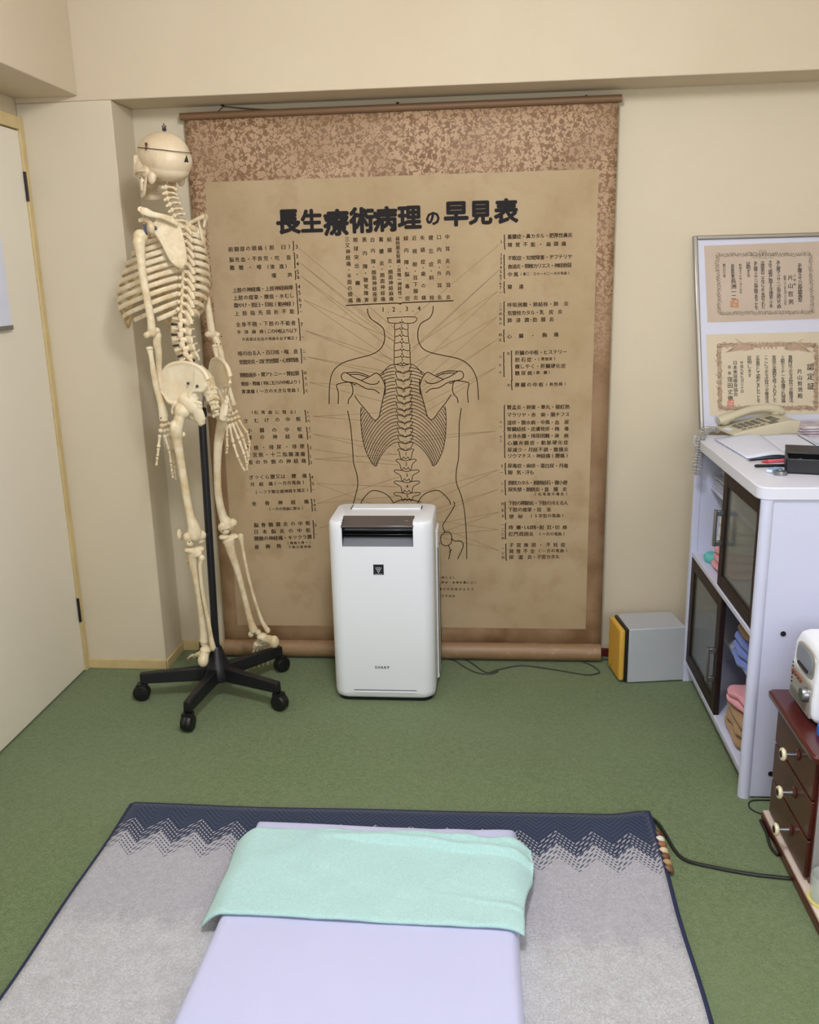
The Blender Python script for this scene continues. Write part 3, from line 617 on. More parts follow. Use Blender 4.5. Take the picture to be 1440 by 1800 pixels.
def vtemplate(kind):
    v = MB()
    if kind == 'c':
        v.ell((0, .004, 0), (.011, .009, .0065)); 
        for q in (-1, 1):
            stube(v, [(q*.008, -.004, 0), (q*.020, -.006, -.002), (q*.026, -.002, -.004)], [.005, .005, .004]); v.ell((q*.015, -.012, -.001), (.006, .006, .008)); stube(v, [(q*.014, -.014, 0), (q*.007, -.024, -.001), (0, -.030, -.003)], [.004, .0035, .004])
        stube(v, [(0, -.026, -.002), (0, -.036, -.006), (0, -.042, -.009)], [.0045, .004, .0045])
    elif kind == 't':
        v.ell((0, .002, 0), (.015, .013, .010)); v.tube([(0, .002, -.008), (0, .002, .008)], .0135, 16)
        for q in (-1, 1):
            stube(v, [(q*.009, -.010, .004), (q*.016, -.018, .003), (q*.026, -.028, .004), (q*.031, -.032, .004)], [.005, .006, .0055, .0065]); v.ell((q*.012, -.020, .008), (.006, .004, .009)); v.ell((q*.012, -.021, -.009), (.006, .004, .009)); stube(v, [(q*.014, -.019, 0), (0, -.030, -.002)], [.006, .005])
        stube(v, [(0, -.026, .0), (0, -.040, -.008), (0, -.054, -.022), (0, -.060, -.032)], [.009, .0085, .0080, .0085], flat=.6, up=UV)
    else:
        v.ell((0, .004, 0), (.023, .017, .012)); v.tube([(0, .004, -.012), (0, .004, .012)], [.021, .021], 18)
        for q in (-1, 1):
            stube(v, [(q*.012, -.012, .004), (q*.024, -.020, .003), (q*.042, -.024, .004)], [.007, .005, .004], flat=.7); v.ell((q*.016, -.028, .013), (.007, .008, .011)); v.ell((q*.013, -.030, -.014), (.006, .007, .011)); stube(v, [(q*.016, -.024, 0), (0, -.036, -.002)], [.009, .008])
        stube(v, [(0, -.032, 0), (0, -.048, -.004), (0, -.060, -.006)], [.012, .012, .011], flat=.4, up=UV)
    return v
TPL = {}
VP = []; s_ = 0
for i in range(24):
    kind = 'c' if i < 7 else 't' if i < 19 else 'l'
    P, T = along(s_+Hh[i]/2); s_ += Hh[i]; VP.append(P)
    u = -T; f = (FV-u*FV.dot(u)).normalized(); r = f.cross(u)
    if kind not in TPL:
        o = organic(vtemplate(kind), 'vertebra', Bn, sk, .0016, 2, local=True); TPL[kind] = o
    else: o = TPL[kind].copy(); COL.objects.link(o)
    k = Hh[i]/{'c': .0175, 't': .0225, 'l': .030}[kind]
    if kind == 'c': k *= .98
    if kind == 't': k = (.86+.024*(i-7))*.98
    if i == 0: k *= 1.05
    mw = frame(P-root_loc(sk), r, f, u) @ Matrix.Diagonal((k, k, k, 1)); o.parent = sk; o.matrix_local = mw
    if i >= 19 and i < 24:
        dk = MB().tube([P-u*(Hh[i]*.5+.003)+f*.004, P-u*(Hh[i]*.5-.003)+f*.004], .0205, 18)
        d_ = dk.build('vertebral_disc', M['disc'], sk)

# ribs -----------------------------------------------------
A_ = [.058, .082, .102, .118, .128, .135, .139, .140, .136, .126, .110, .085]
B_ = [.055, .078, .094, .106, .114, .119, .121, .121, .118, .110, .10, .085]
D_ = [.022, .030, .040, .050, .058, .066, .072, .076, .078, .078, .072, .055]
PH = [3.0, 2.9, 2.8, 2.72, 2.66, 2.60, 2.55, 2.46, 2.36, 2.22, 1.75, 1.15]
STT = VP[7]+FV*.118-UV*.055; STB = VP[7]+FV*.205-UV*.205     # sternum top and bottom
rend = {}
for k in range(12):
    for q in (-1, 1):
        P0 = VP[7+k]; pts = []; rr = []
        n = 22
        for i in range(n+1):
            ph = .10+(PH[k]-.10)*i/n
            r = q*A_[k]*math.sin(ph)**.92 if math.sin(ph) > 0 else 0
            f = B_[k]*(1-math.cos(ph)) - .030*math.sin(min(ph*1.55, PI)) - .012
            z = -D_[k]*((1-math.cos(ph))/2)**1.0 - .012*math.sin(ph) + .006
            pts.append(P0+RV*r+FV*f+UV*z); rr.append(.0073 if k > 0 else .0082)
        rr[0] = .005; rr[-1] = .0072
        mb = MB(); mb.tube(pts, rr, 12, .42, UV); mb.ell(pts[1], .0062); mb.ell(pts[0], .006)
        mb.build('rib', Bn, sk); rend[(k, q)] = pts[-1]
st_ = MB()
stube(st_, [STT+UV*.0, STT.lerp(STB, .22), STT.lerp(STB, .30), STT.lerp(STB, .6), STT.lerp(STB, .86), STB], [.026, .021, .014, .017, .014, .006], flat=.32, up=RV)
organic(st_, 'sternum', Bn, sk, .002, 3)
m = M['cart'] = mat('yellowed_cartilage', (206, 182, 134), .5)
for k in range(10):
    for q in (-1, 1):
        e = rend[(k, q)]; t = min(.04+k*.125, .93) if k < 7 else .93
        tgt = STT.lerp(STB, t)+RV*(q*.014)
        if k >= 7: tgt = rend[(k-1, q)].lerp(STB, .45)-UV*.012
        md = e.lerp(tgt, .5)-UV*(.008+.006*max(0, k-3))+FV*.006
        c = MB(); stube(c, [e, md, tgt], [.0068, .006, .0055], 6, flat=.6, up=UV); c.build('costal_cartilage', m, sk)

# shoulder girdle
def plate(mb, poly, th, n):
    n = Vector(n).normalized(); P = [Vector(p) for p in poly]
    c = sum(P, Vector())/len(P); k = len(P)
    vs = [p+n*th/2 for p in P]+[c+n*th/2]+[p-n*th/2 for p in P]+[c-n*th/2]
    fs = []
    for i in range(k):
        j_ = (i+1) % k; fs += [(i, j_, k), (k+1+j_, k+1+i, 2*k+1), (i, k+1+i, k+1+j_, j_)]
    mb.add(vs, fs)
def scapula(pts, n_):
    """pts: dict of landmark points"""
    b = MB(); plate(b, pts['poly'], .0045, n_)
    stube(b, pts['poly'][:6], .0042, 4); stube(b, pts['lat'], [.005, .006, .006, .009], 5)
    stube(b, pts['spine'], [.006, .010, .0085, .0095, .012, .009], 5, flat=.55, up=UV)
    stube(b, pts['cor'], [.007, .007, .0065], 4)
    b.ell(pts['gl'], (.013, .013, .017))
    return b
Yl = lambda px: -.425-.0009*(330-px)     # blade lies on the back of the ribs, its outer side nearer the camera
S_ = lambda x, y, d=0.: J(x, y, Yl(x)-d)
poly = [S_(278, 381), S_(298, 383), S_(312, 392), S_(319, 412), S_(325, 436), S_(327, 462), S_(321, 472), S_(311, 466), S_(302, 458), S_(292, 440), S_(284, 424), S_(272, 408), S_(266, 396)]
lft = dict(poly=poly, lat=[poly[6], poly[8], poly[10], poly[12]], spine=[S_(313, 396, .012), S_(300, 386, .018), S_(283, 380, .020), S_(268, 377, .022), S_(256, 372, .022), S_(247, 370, .016)], cor=[S_(266, 392), S_(255, 386, -.01), S_(244, 388, -.02)], gl=S_(266, 401))
nn = (poly[0]-poly[6]).cross(poly[3]-poly[10])
lsc = organic(scapula(lft, nn), 'scapula', Bn, sk, .002, 3)
Msag = lambda p, c=VP[12]: p-RV*(2*(p-c).dot(RV))     # mirror in the body's middle plane
rgt = {k: ([Msag(p) for p in v] if isinstance(v, list) else Msag(v)) for k, v in lft.items()}
dx = J(361, 405, -.20)-rgt['spine'][0]*0
ia = rgt['poly'][6].copy()
def rmap(f_):
    global rgt
    rgt = {k: ([f_(p) for p in v] if isinstance(v, list) else f_(v)) for k, v in rgt.items()}
ry = Matrix.Rotation(math.radians(24), 3, 'Z'); tgt = J(366, 470, -.262)
rmap(lambda p: tgt+ry @ (p-ia))
vd = (tgt-CC).normalized(); cur = rgt['poly'][2]; want = J(350, 394, cur.y)
ang_ = math.atan2((cur-tgt).x, (cur-tgt).z)-math.atan2((want-tgt).x, (want-tgt).z)
rz_ = Matrix.Rotation(ang_, 3, Vector((0, -1, 0)))
p1 = tgt+rz_ @ (cur-tgt)
if abs(p1.x-want.x) > abs(cur.x-want.x): rz_ = rz_.inverted()
rmap(lambda p: tgt+rz_ @ (p-tgt))
rn = (rgt['poly'][0]-rgt['poly'][6]).cross(rgt['poly'][3]-rgt['poly'][10])
rsc = organic(scapula(rgt, rn), 'scapula', Bn, sk, .002, 3)
# clavicles
for q, tip in ((-1, lft['spine'][5]), (1, rgt['spine'][5])):
    a = STT+RV*(q*.020)+UV*.012; c = MB()
    stube(c, [a, a.lerp(tip, .33)+FV*.014+UV*.008, a.lerp(tip, .66)-FV*.006+UV*.012, tip+UV*.004], [.011, .0065, .0065, .008], 6); c.build('clavicle', Bn, sk)
# shoulder hardware
hw = MB(); a = S_(258, 402, .01)
hw.tube([a+Vector((-.004, -.004, .012)), a+Vector((-.004, -.004, -.02))], .0045, 10); hw.ell(a+Vector((-.004, -.006, -.014)), .007); hw.ell(S_(273, 401, .008), (.006, .004, .006))
hw.build('shoulder_bracket', mat('blue_grey_metal', (84, 90, 106), .4, .5), sk)

def longbone(name, keys, extras, vox=.0022, sm=3):
    """keys: [(point, radius)] shaft; extras: [(point, radius or (r,r,r))]"""
    b = MB(); stube(b, [k[0] for k in keys], [k[1] for k in keys], 5, 14)
    for e in extras: b.ell(e[0], e[1])
    return organic(b, name, Bn, sk, vox, sm)
# arms
def humerus(hd, nk, mid, low, el1, el2, hr=.021):
    c = el1.lerp(el2, .5)
    longbone('humerus', [(nk, .018), (nk.lerp(mid, .4), .0130), (mid, .0115), (low, .0115), (c, .0135)], [(hd, hr), (nk, .017), (el1, (.010, .010, .010)), (el2, (.012, .010, .010)), (c-UV*.002, (.014, .011, .011))])
humerus(J(247, 416, -.505), J(244, 425, -.512), J(253, 495, -.505), J(265, 560, -.495), J(258, 589, -.495), J(275, 581, -.475))
def forearm(ra, ua, hr=.0105):
    b = MB(); stube(b, ra, [hr*.98, .0075, .0092, .0094, .0098, .0145], 5, 12, flat=.8); b.ell(ra[0], (.011, .011, .006)); b.ell(ra[-1], (.013, .011, .008)); organic(b, 'radius', Bn, sk, .0018, 2)
    b = MB(); stube(b, ua, [.011, .0125, .0105, .0082, .0070, .0086], 5, 12); b.ell(ua[0], (.009, .010, .012)); b.ell(ua[1], (.012, .009, .008)); organic(b, 'ulna', Bn, sk, .0018, 2)
L_ = lambda pts: [J(*p) for p in pts]
forearm(L_([(263, 612, -.49), (266, 628, -.487), (270, 655, -.475), (275, 682, -.46), (282, 708, -.447), (288, 738, -.435)]),
        L_([(278, 588, -.47), (276, 603, -.465), (279, 622, -.455), (280, 655, -.44), (284, 695, -.425), (292, 734, -.41)]))
humerus(J(349, 410, -.245), J(352, 420, -.238), J(359, 497, -.215), J(369, 560, -.21), J(365, 588, -.215), J(381, 588, -.195), .019)
forearm(L_([(378, 608, -.225), (380, 622, -.225), (386, 645, -.232), (392, 670, -.238), (396, 695, -.243), (402, 722, -.245)]),
        L_([(376, 590, -.20), (383, 604, -.20), (389, 625, -.203), (396, 655, -.205), (404, 686, -.207), (412, 713, -.21)]))
def bonelet(mb, a, b2, r):
    d = (b2-a); mb.tube([a, a.lerp(b2, .12), a.lerp(b2, .3), a.lerp(b2, .7), a.lerp(b2, .88), b2], [r*.7, r*1.15, r*.72, r*.68, r*1.1, r*.7], 10)
def hand(carp, rays, metar=.0052):
    """carp: carpal points; rays: list of joint chains base..tip"""
    h = MB()
    for c in carp: h.ell(c, (.0085, .0085, .0075))
    for ch in rays: bonelet(h, ch[0], ch[1], .0062)
    ho = organic(h, 'hand', Bn, sk, .0014, 1)
    for ch in rays:
        f = MB()
        for i in range(1, len(ch)-1):
            a, b2 = ch[i], ch[i+1]; g = (b2-a)*.04
            bonelet(f, a+g, b2-g, .0057-.0005*i)
        f.build('finger', Bn, ho)
    return ho
hand(L_([(402, 729, -.243), (409, 727, -.225), (415, 724, -.208), (400, 738, -.245), (407, 737, -.23), (413, 735, -.215), (419, 733, -.203)]),
     [L_([(399, 748, -.255), (399, 768, -.262), (399.5, 787, -.268), (398, 798, -.27)]),
      L_([(403, 745, -.246), (410, 779, -.255), (419, 806, -.262), (426, 820, -.262), (431, 828, -.262)]),
      L_([(408, 743, -.236), (420, 773, -.243), (430, 800, -.247), (434, 815, -.248), (434.5, 827, -.248)]),
      L_([(413, 741, -.224), (427, 769, -.228), (434, 792, -.231), (437, 805, -.232), (435, 817, -.233)]),
      L_([(419, 738, -.212), (435, 762, -.213), (439, 780, -.213), (438, 793, -.214), (438, 803, -.215)])])
hand(L_([(285, 748, -.437), (291, 746, -.425), (296, 745, -.410), (283, 757, -.437), (289, 757, -.425), (295, 756, -.410)]),
     [L_([(281, 764, -.440), (279, 787, -.447), (277, 803, -.448), (275, 819, -.448)]),
      L_([(289, 764, -.425), (298, 791, -.425), (301, 815, -.423), (302.5, 830, -.422), (304, 841, -.42)]),
      L_([(293, 763, -.415), (303, 793, -.408), (307, 818, -.404), (308, 833, -.40), (310, 844, -.398)]),
      L_([(297, 762, -.403), (309, 790, -.394), (313, 812, -.389), (314, 826, -.387), (314, 837, -.385)]),
      L_([(300, 760, -.392), (314, 785, -.380), (318, 802, -.374), (319, 812, -.372), (319, 820, -.371)])])

# pelvis ---------------------------------------------------
PY = lambda x, y: -.452+.00055*(322-x)+max(0, (y-705))*.0006-(.0006*(x-330) if x < 300 else 0)*0
G = lambda x, y, d=0.: J(x, y, PY(x, y)-d)
ol = [(281, 664), (289, 650), (298, 642), (309, 638.5), (324, 637), (344, 642), (358, 652), (366, 668), (364, 676), (357, 686), (347, 686), (338, 688), (334.5, 694), (336, 701), (342, 706), (350, 708), (355, 710), (356, 717), (350, 722), (353, 729), (359, 738), (359, 746), (353, 750), (347, 745), (341, 736), (334, 730), (326, 724), (318, 716), (308, 709), (298, 707), (292, 700), (288, 693), (281, 687), (279, 676)]
def hip(tf, name='hip_bone'):
    b = MB(); P = [tf(G(*p)) for p in ol]
    # triangulated, gently dished plate
    n = (P[3]-P[22]).cross(P[7]-P[30]).normalized()
    bmm = bmesh.new(); vv = [bmm.verts.new(p) for p in P]; fc = bmm.faces.new(vv); g_ = bmesh.ops.triangulate(bmm, faces=[fc]); bmm.verts.index_update()
    tri = [tuple(v.index for v in f.verts) for f in bmm.faces]; bmm.free()
    k = len(P); hh = .0035
    b.add([p+n*hh for p in P]+[p-n*hh for p in P], tri+[tuple(i+k for i in reversed(t)) for t in tri]+[(i, (i+1) % k, k+(i+1) % k, k+i) for i in range(k)])
    stube(b, P[:8], [.005, .006, .0065, .0065, .006, .006, .007, .008], 4)
    stube(b, P[8:17], [.006]*9, 4); stube(b, P[28:34]+[P[0]], [.006]*7, 4)
    stube(b, [tf(G(352, 712)), tf(G(348, 722, .0)), tf(G(353, 735, .0)), tf(G(354, 745, .0))], [.009, .012, .014, .013], 4)       # ischium
    stube(b, [tf(G(316, 698)), tf(G(334, 713, .004)), tf(G(346, 722, .003)), tf(G(352, 738, .002))], [.009, .013, .012, .012], 4, flat=1.7, up=n)
    ac = tf(G(320, 722, -.004)); 
    rim = [ac+(tf(G(320+17*math.cos(a), 722-13*math.sin(a), .004))-ac) for a in [math.radians(t) for t in range(-30, 215, 20)]]
    stube(b, rim, .0055, 3)
    # pubic ramus and front ring, partly hidden
    pub = tf(J(316, 722, -.36)); stube(b, [tf(G(306, 712)), tf(J(310, 716, -.41)), pub], [.009, .007, .010], 4); stube(b, [tf(G(350, 738)), tf(J(330, 733, -.40)), pub-UV*.004], [.009, .006, .009], 4)
    o = organic(b, name, M['hip'], sk, .0022, 4)
    return o, n, P
M['hip'] = mat('smooth_ivory_bone', (236, 224, 198), .42, var=(222, 203, 166), vs=16, spec=.4)
lh, hn, _ = hip(lambda p: p)
midp = J(352, 690, -.385)
mir = lambda p: p-RV*(2*(p-midp).dot(RV))
rh, _, _ = hip(mir)
for q in ((330.5, 674), (346.5, 679)):
    c = G(*q, .002); dv = (CC-c).normalized(); MB().tube([c-dv*.002, c+dv*.009], .0046, 14).build('screw', M['darksteel'], lh)
# sacrum and coccyx
s = MB(); sp_ = L_([(343, 650, -.372), (357, 664, -.375), (366, 682, -.38), (373, 700, -.382), (377, 716, -.378), (377, 729, -.37)])
wd = [.036, .038, .032, .023, .013, .006]
q = spline(sp_, 4); 
stube(s, sp_, wd, 4, 14, .42, RV)
for i, (p, w) in enumerate(zip(sp_, wd)):
    bk = -FV
    s.ell(p+bk*.016+UV*.004, (.006, .006, .008))
    for e in (-1, 1): s.ell(p+RV*(e*w*.55)+bk*.011, .0058); s.ell(p+RV*(e*w*.9)+bk*.004-UV*.004, .0062)
    if i < 5:
        p2 = p.lerp(sp_[i+1], .5)
        s.ell(p2+bk*.014, .005); 
        for e in (-1, 1): s.ell(p2+RV*(e*w*.5)+bk*.010, .0042)
organic(s, 'sacrum', Bn, sk, .0020, 1)
# legs -----------------------------------------------------
longbone('femur', [(J(319, 724, -.45), .0185), (J(315, 738, -.46), .0170), (J(310, 757, -.465), .0200), (J(312, 775, -.46), .0155), (J(318, 810, -.455), .0128), (J(326, 860, -.45), .0125), (J(334, 905, -.447), .0135), (J(340, 924, -.445), .0185), (J(342, 938, -.443), .024), (J(342, 946, -.441), .022)],
         [(J(321, 723, -.450), .0255), (J(307, 753, -.474), (.014, .014, .020)), (J(305, 745, -.474), .010), (J(321, 764, -.450), .0105), (J(331, 944, -.450), (.016, .017, .017)), (J(352, 941, -.430), (.020, .018, .018)), (J(334, 955, -.452), (.013, .014, .012)), (J(353, 950, -.428), (.014, .014, .012)), (J(342, 940, -.42), (.022, .016, .017))])
b = MB(); b.ell(J(316, 940, -.430), (.009, .012, .020)); organic(b, 'patella', Bn, sk, .0018, 3)
longbone('tibia', [(J(341, 966, -.442), .020), (J(339, 985, -.44), .015), (J(345, 1020, -.435), .0105), (J(352, 1065, -.43), .0098), (J(357, 1105, -.425), .0115), (J(359, 1128, -.422), .0155)],
         [(J(333, 967, -.447), (.018, .018, .011)), (J(350, 965, -.43), (.019, .018, .012)), (J(342, 973, -.44), (.026, .018, .016)), (J(359, 1131, -.418), (.013, .013, .011)), (J(331, 986, -.425), (.008, .009, .013))])
longbone('fibula', [(J(355, 983, -.448), .009), (J(352, 1000, -.448), .0065), (J(357, 1045, -.445), .0065), (J(367, 1095, -.442), .0065), (J(371, 1120, -.44), .0075), (J(375, 1140, -.437), .010)], [(J(355, 981, -.448), (.010, .010, .012)), (J(374, 1137, -.437), (.009, .009, .016))], .0018, 2)
def foot(heel, talus, mid, rays, ex=()):
    f = MB(); f.ell(talus, (.020, .020, .014)); stube(f, [heel, heel.lerp(talus, .45), talus.lerp(mid, .5), mid], [.019, .016, .015, .017], 5); f.ell(heel, (.018, .018, .023))
    for e in ex: f.ell(e, .012)
    for ch in rays: f.ell(ch[0], .0085); bonelet(f, ch[0], ch[1], .0060)
    fo = organic(f, 'foot', Bn, sk, .0018, 2)
    for ch in rays:
        t = MB()
        for i in range(1, len(ch)-1): bonelet(t, ch[i], ch[i+1], .0052-.0006*i)
        t.build('toe', Bn, fo)
def rays(base, dv, side, ln, spread, droop):
    out = []
    for i in range(5):
        o = base+side*((i-2)*.0115); d = (dv+side*((i-2)*spread)).normalized(); l = ln*(1-.04*abs(i-1))
        a = o+d*l; t = [o, a]
        tl_ = [.030, .024] if i == 0 else [.024, .016, .012]
        for q_, L in enumerate(tl_): a = a+(d+Vector((0, 0, -droop*(q_+1)))).normalized()*L; t.append(a)
        out.append(t)
    return out
lhz = J(357, 1161, -.445); lta = J(362, 1142, -.425); ldir = (FV*.72-UV*.62).normalized()*1.0
ldir = Vector((-.42, .82, -.40)).normalized(); lmid = lta+ldir*.042-UV*.012; lside = ldir.cross(UV).normalized()
foot(lhz, lta, lmid, rays(lmid+ldir*.012, ldir, lside, .062, .10, .12), [lmid+lside*.014, lmid-lside*.014])
# right leg
longbone('femur', [(J(384, 722, -.29), .0155), (J(389, 738, -.275), .0145), (J(388, 752, -.27), .0165), (J(384, 780, -.275), .0150), (J(382, 820, -.275), .0128), (J(384, 870, -.27), .0128), (J(391, 905, -.262), .0145), (J(397, 917, -.26), .0195), (J(400, 928, -.26), .023)],
         [(J(382, 720, -.295), .021), (J(393, 748, -.262), (.013, .013, .018)), (J(392, 927, -.270), (.017, .018, .018)), (J(408, 919, -.248), (.018, .017, .016)), (J(396, 934, -.268), (.015, .015, .011)), (J(402, 925, -.245), (.022, .017, .017))])
b = MB(); b.ell(J(392, 918, -.235), (.009, .012, .018)); organic(b, 'patella', Bn, sk, .0018, 3)
longbone('tibia', [(J(402, 948, -.262), .020), (J(406, 968, -.26), .0155), (J(418, 1005, -.255), .0110), (J(430, 1050, -.25), .0100), (J(440, 1090, -.245), .0120), (J(447, 1110, -.242), .0165)],
         [(J(394, 944, -.268), (.018, .018, .010)), (J(411, 943, -.25), (.018, .018, .011)), (J(402, 952, -.26), (.022, .017, .015)), (J(441, 1115, -.245), (.010, .011, .012)), (J(453, 1111, -.238), (.012, .012, .010))])
longbone('fibula', [(J(424, 945, -.25), .009), (J(427, 965, -.25), .0060), (J(436, 1010, -.245), .0058), (J(448, 1055, -.24), .0058), (J(460, 1090, -.237), .0068), (J(470, 1107, -.235), .0095)], [(J(423, 943, -.25), (.011, .010, .011)), (J(471, 1108, -.235), (.009, .009, .012))], .0018, 2)
rhz = J(482, 1128, -.262); rta = J(461, 1119, -.238); rdir = (J(447, 1160, -.205)-J(458, 1122, -.235)).normalized(); rdir = Vector((-.22, .22, -.95)).normalized()
rmid = J(458, 1131, -.222); rside = Vector((.92, .30, .10)).normalized()
foot(rhz, rta, rmid, rays(rmid+rdir*.008+rside*.004, rdir, rside, .050, .05, .05), [rmid+rside*.018, rmid-rside*.014])
# knee peg and dark wire bolts at joints
kp = MB().ell(J(365.5, 940, -.425), .0055); kp.tube([J(365.5, 940, -.425), J(352, 941, -.43)], .002, 6); kp.build('knee_bolt', M['darksteel'], sk)
for i, (x, y, yy) in enumerate([(381, 604.5, -.222), (387.5, 604.5, -.222), (389.5, 591.5, -.21), (389.5, 669.5, -.225), (398.5, 715.5, -.262), (402.5, 715.5, -.262), (283, 735, -.45), (412, 722, -.225), (392, 933, -.292), (333, 953, -.478)]):
    c = J(x, y, yy); MB().ell(c, .0023, seg=8, ring=6).build('bolt', M['darksteel'], sk)
# ---------------------------------------------------------------- air purifier
PX0, PX1, PYF, PYB, PZ = -.5245, -.1815, -.412, -.165, .632
ap = thing('air_purifier', ((PX0+PX1)/2, (PYF+PYB)/2, 0), 'tall white air purifier standing on the carpet in front of the wall chart', 'air purifier')
def rrect(x0, x1, y0, y1, r, n=7, r2=None):
    out = []; r2 = r2 or r
    for cx, cy, a0, rr in ((x1-r2, y1-r2, 0, r2), (x0+r2, y1-r2, 90, r2), (x0+r, y0+r, 180, r), (x1-r, y0+r, 270, r)):
        for i in range(n+1): a = math.radians(a0+90*i/n); out.append((cx+rr*math.cos(a), cy+rr*math.sin(a)))
    return out
def loft(mb, sections):
    n = len(sections[0]); vs = [p for s in sections for p in s]; k = len(sections)
    fs = [(i*n+j, i*n+(j+1) % n, (i+1)*n+(j+1) % n, (i+1)*n+j) for i in range(k-1) for j in range(n)]
    fs += [tuple(range(n-1, -1, -1)), tuple((k-1)*n+j for j in range(n))]; mb.add(vs, fs)
# front shell stops at the outlet; the outlet is a real recess between side cheeks
ox0, ox1 = -.4765, -.2455; oz0, oz1 = .549, .618
b = MB(); secs = []
for z, i in ((.012, .010), (.018, .003), (.035, 0), (.30, .0), (oz0, 0)): secs.append([(x, y, z) for x, y in rrect(PX0+i, PX1-i, PYF+i, PYB-i, .042, 7, .03)])
loft(b, secs); b.build('body', M['white'], ap, angle=50)
# upper body: ring of shell with a notch where the outlet is
b = MB()
full = rrect(PX0, PX1, PYF, PYB, .042, 7, .03)
def notch(i, dz=0):
    f_ = rrect(PX0+i, PX1-i, PYF+i, PYB-i, .042, 7, .03)
    # cut the front edge open between ox0 and ox1, back to the recess wall
    k = 3*8-1
    return f_[:24]+[(ox0, PYF+i), (ox0, PYF+.075), (ox1, PYF+.075), (ox1, PYF+i)]+f_[24:]
secs = [[(x, y, z) for x, y in notch(i)] for z, i in ((oz0, 0), (.600, 0), (.622, .001), (.629, .004), (PZ, .010))]
loft(b, secs); b.build('upper_body', M['white'], ap, angle=40, bevel=0)
b = MB(); loft(b, [[(x, y, z) for x, y in rrect(PX0+.012, PX1-.012, PYF+.012, PYB-.012, .035)] for z in (0, .014)]); b.build('foot_base', M['black'], ap)
# rear housing with side intake, slightly proud of the body
b = MB(); loft(b, [[(x, y, z) for x, y in rrect(PX0+.006, PX1+.006, PYB-.10, PYB+.004, .012)] for z in (.02, .56)])
b.build('rear_cover', M['white'], ap, bevel=.003)
b = MB(); b.tube([(PX1+.0065, -.262, .04), (PX1+.0065, -.262, .50)], .0012, 6); b.tube([(PX1+.0065, -.17, .03), (PX1+.0065, -.17, .30), (PX1+.0065, -.18, .34)], .0012, 6); b.build('side_seam', M['darksteel'], ap)
# top flap over the humidifier
b = MB(); b.box(PX0+.058, PX1-.050, -.250, -.196, PZ-.001, PZ+.0035); b.build('top_flap', M['white'], ap, bevel=.002)
b = MB(); b.box(PX0+.0545, PX0+.0575, -.252, -.196, PZ-.001, PZ+.002); b.box(PX1-.0495, PX1-.0465, -.252, -.21, PZ-.001, PZ+.002); b.build('flap_gap', M['darksteel'], ap)
# tilted smoked control panel
pn = MB(); pn.add([(ox0-.002, PYF-.004, .620), (ox1+.002, PYF-.004, .620), (ox1+.002, PYF+.058, PZ+.006), (ox0-.002, PYF+.058, PZ+.006), (ox0-.002, PYF-.004, .613), (ox1+.002, PYF-.004, .613), (ox1+.002, PYF+.058, .622), (ox0-.002, PYF+.058, .622)],
  [(0, 1, 2, 3), (4, 7, 6, 5), (0, 4, 5, 1), (1, 5, 6, 2), (2, 6, 7, 3), (3, 7, 4, 0)])
M['smoke'] = mat('smoked_panel', (92, 84, 82), .22, spec=.6); po = pn.build('control_panel', M['smoke'], ap, bevel=.002)
MB().ell((-.268, PYF+.028, .6282), (.008, .006, .001)).build('power_button', M['greybtn'], po)
# recess lining, louvre and lip
b = MB(); b.box(ox0, ox1, PYF+.055, PYF+.0745, oz0, .613); b.box(ox0+.0002, ox0+.0012, PYF+.001, PYF+.07, oz0, .613); b.box(ox1-.0012, ox1-.0002, PYF+.001, PYF+.07, oz0, .613); b.build('outlet_lining', M['black'], ap)
b = MB(); b.box(ox0+.002, ox1-.002, PYF+.004, PYF+.05, .601, .6035); b.box(ox0+.002, ox1-.002, PYF+.010, PYF+.05, .586, .5875)
b.build('louvre', mat('gloss_black_louvre', (36, 36, 40), .15), ap, bevel=.001)
b = MB(); b.add([(ox0+.001, PYF+.001, oz0), (ox1-.001, PYF+.001, oz0), (ox1-.001, PYF+.030, oz0+.024), (ox0+.001, PYF+.030, oz0+.024), (ox0+.001, PYF+.030, oz0), (ox1-.001, PYF+.030, oz0)], [(0, 1, 2, 3), (0, 4, 5, 1), (2, 5, 4, 3), (0, 3, 4), (1, 5, 2)])
b.build('outlet_lip', mat('grey_outlet_lip', (122, 126, 134), .3), ap)
# square badge, wordmark, bottom groove
eb = MB().box(-.3775, -.3435, PYF-.0012, PYF+.002, .4535, .4885).build('ion_badge', M['black'], ap, bevel=.0005)
g = MB(); cx, cz = -.3605, .4715
for i, (dx_, dz_) in enumerate([(-.008, .005), (-.0027, .006), (.0027, .006), (.008, .005), (-.005, .000), (0, .0005), (.005, .0), (-.0025, -.005), (.0025, -.005), (0, -.0095)]):
    g.add([(cx+dx_+.0019*math.cos(a), PYF-.0014, cz+dz_+.0019*math.sin(a)) for a in [k*PI/3 for k in range(6)]], [(0, 1, 2, 3, 4, 5)])
g.box(cx-.012, cx+.012, PYF-.0016, PYF-.0011, .4560, .4568)
g.build('badge_cluster', M['paper'], eb, fix=False)
w = MB()
for i, ch in enumerate('SHARP'): put(w, ch, Vector((-.3590+(i-2)*.0105, PYF-.0006, .1265)), Vector((.0125, 0, 0)), Vector((0, 0, .0125)), .04)
w.build('wordmark', mat('grey_print', (88, 88, 94), .5), ap, fix=False, smooth=False)
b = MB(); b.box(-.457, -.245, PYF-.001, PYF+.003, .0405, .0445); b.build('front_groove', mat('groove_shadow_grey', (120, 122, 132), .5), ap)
b = MB(); b.box(-.457, -.245, PYF-.0025, PYF+.003, .034, .0405); b.build('front_lip', M['white'], ap, bevel=.001)

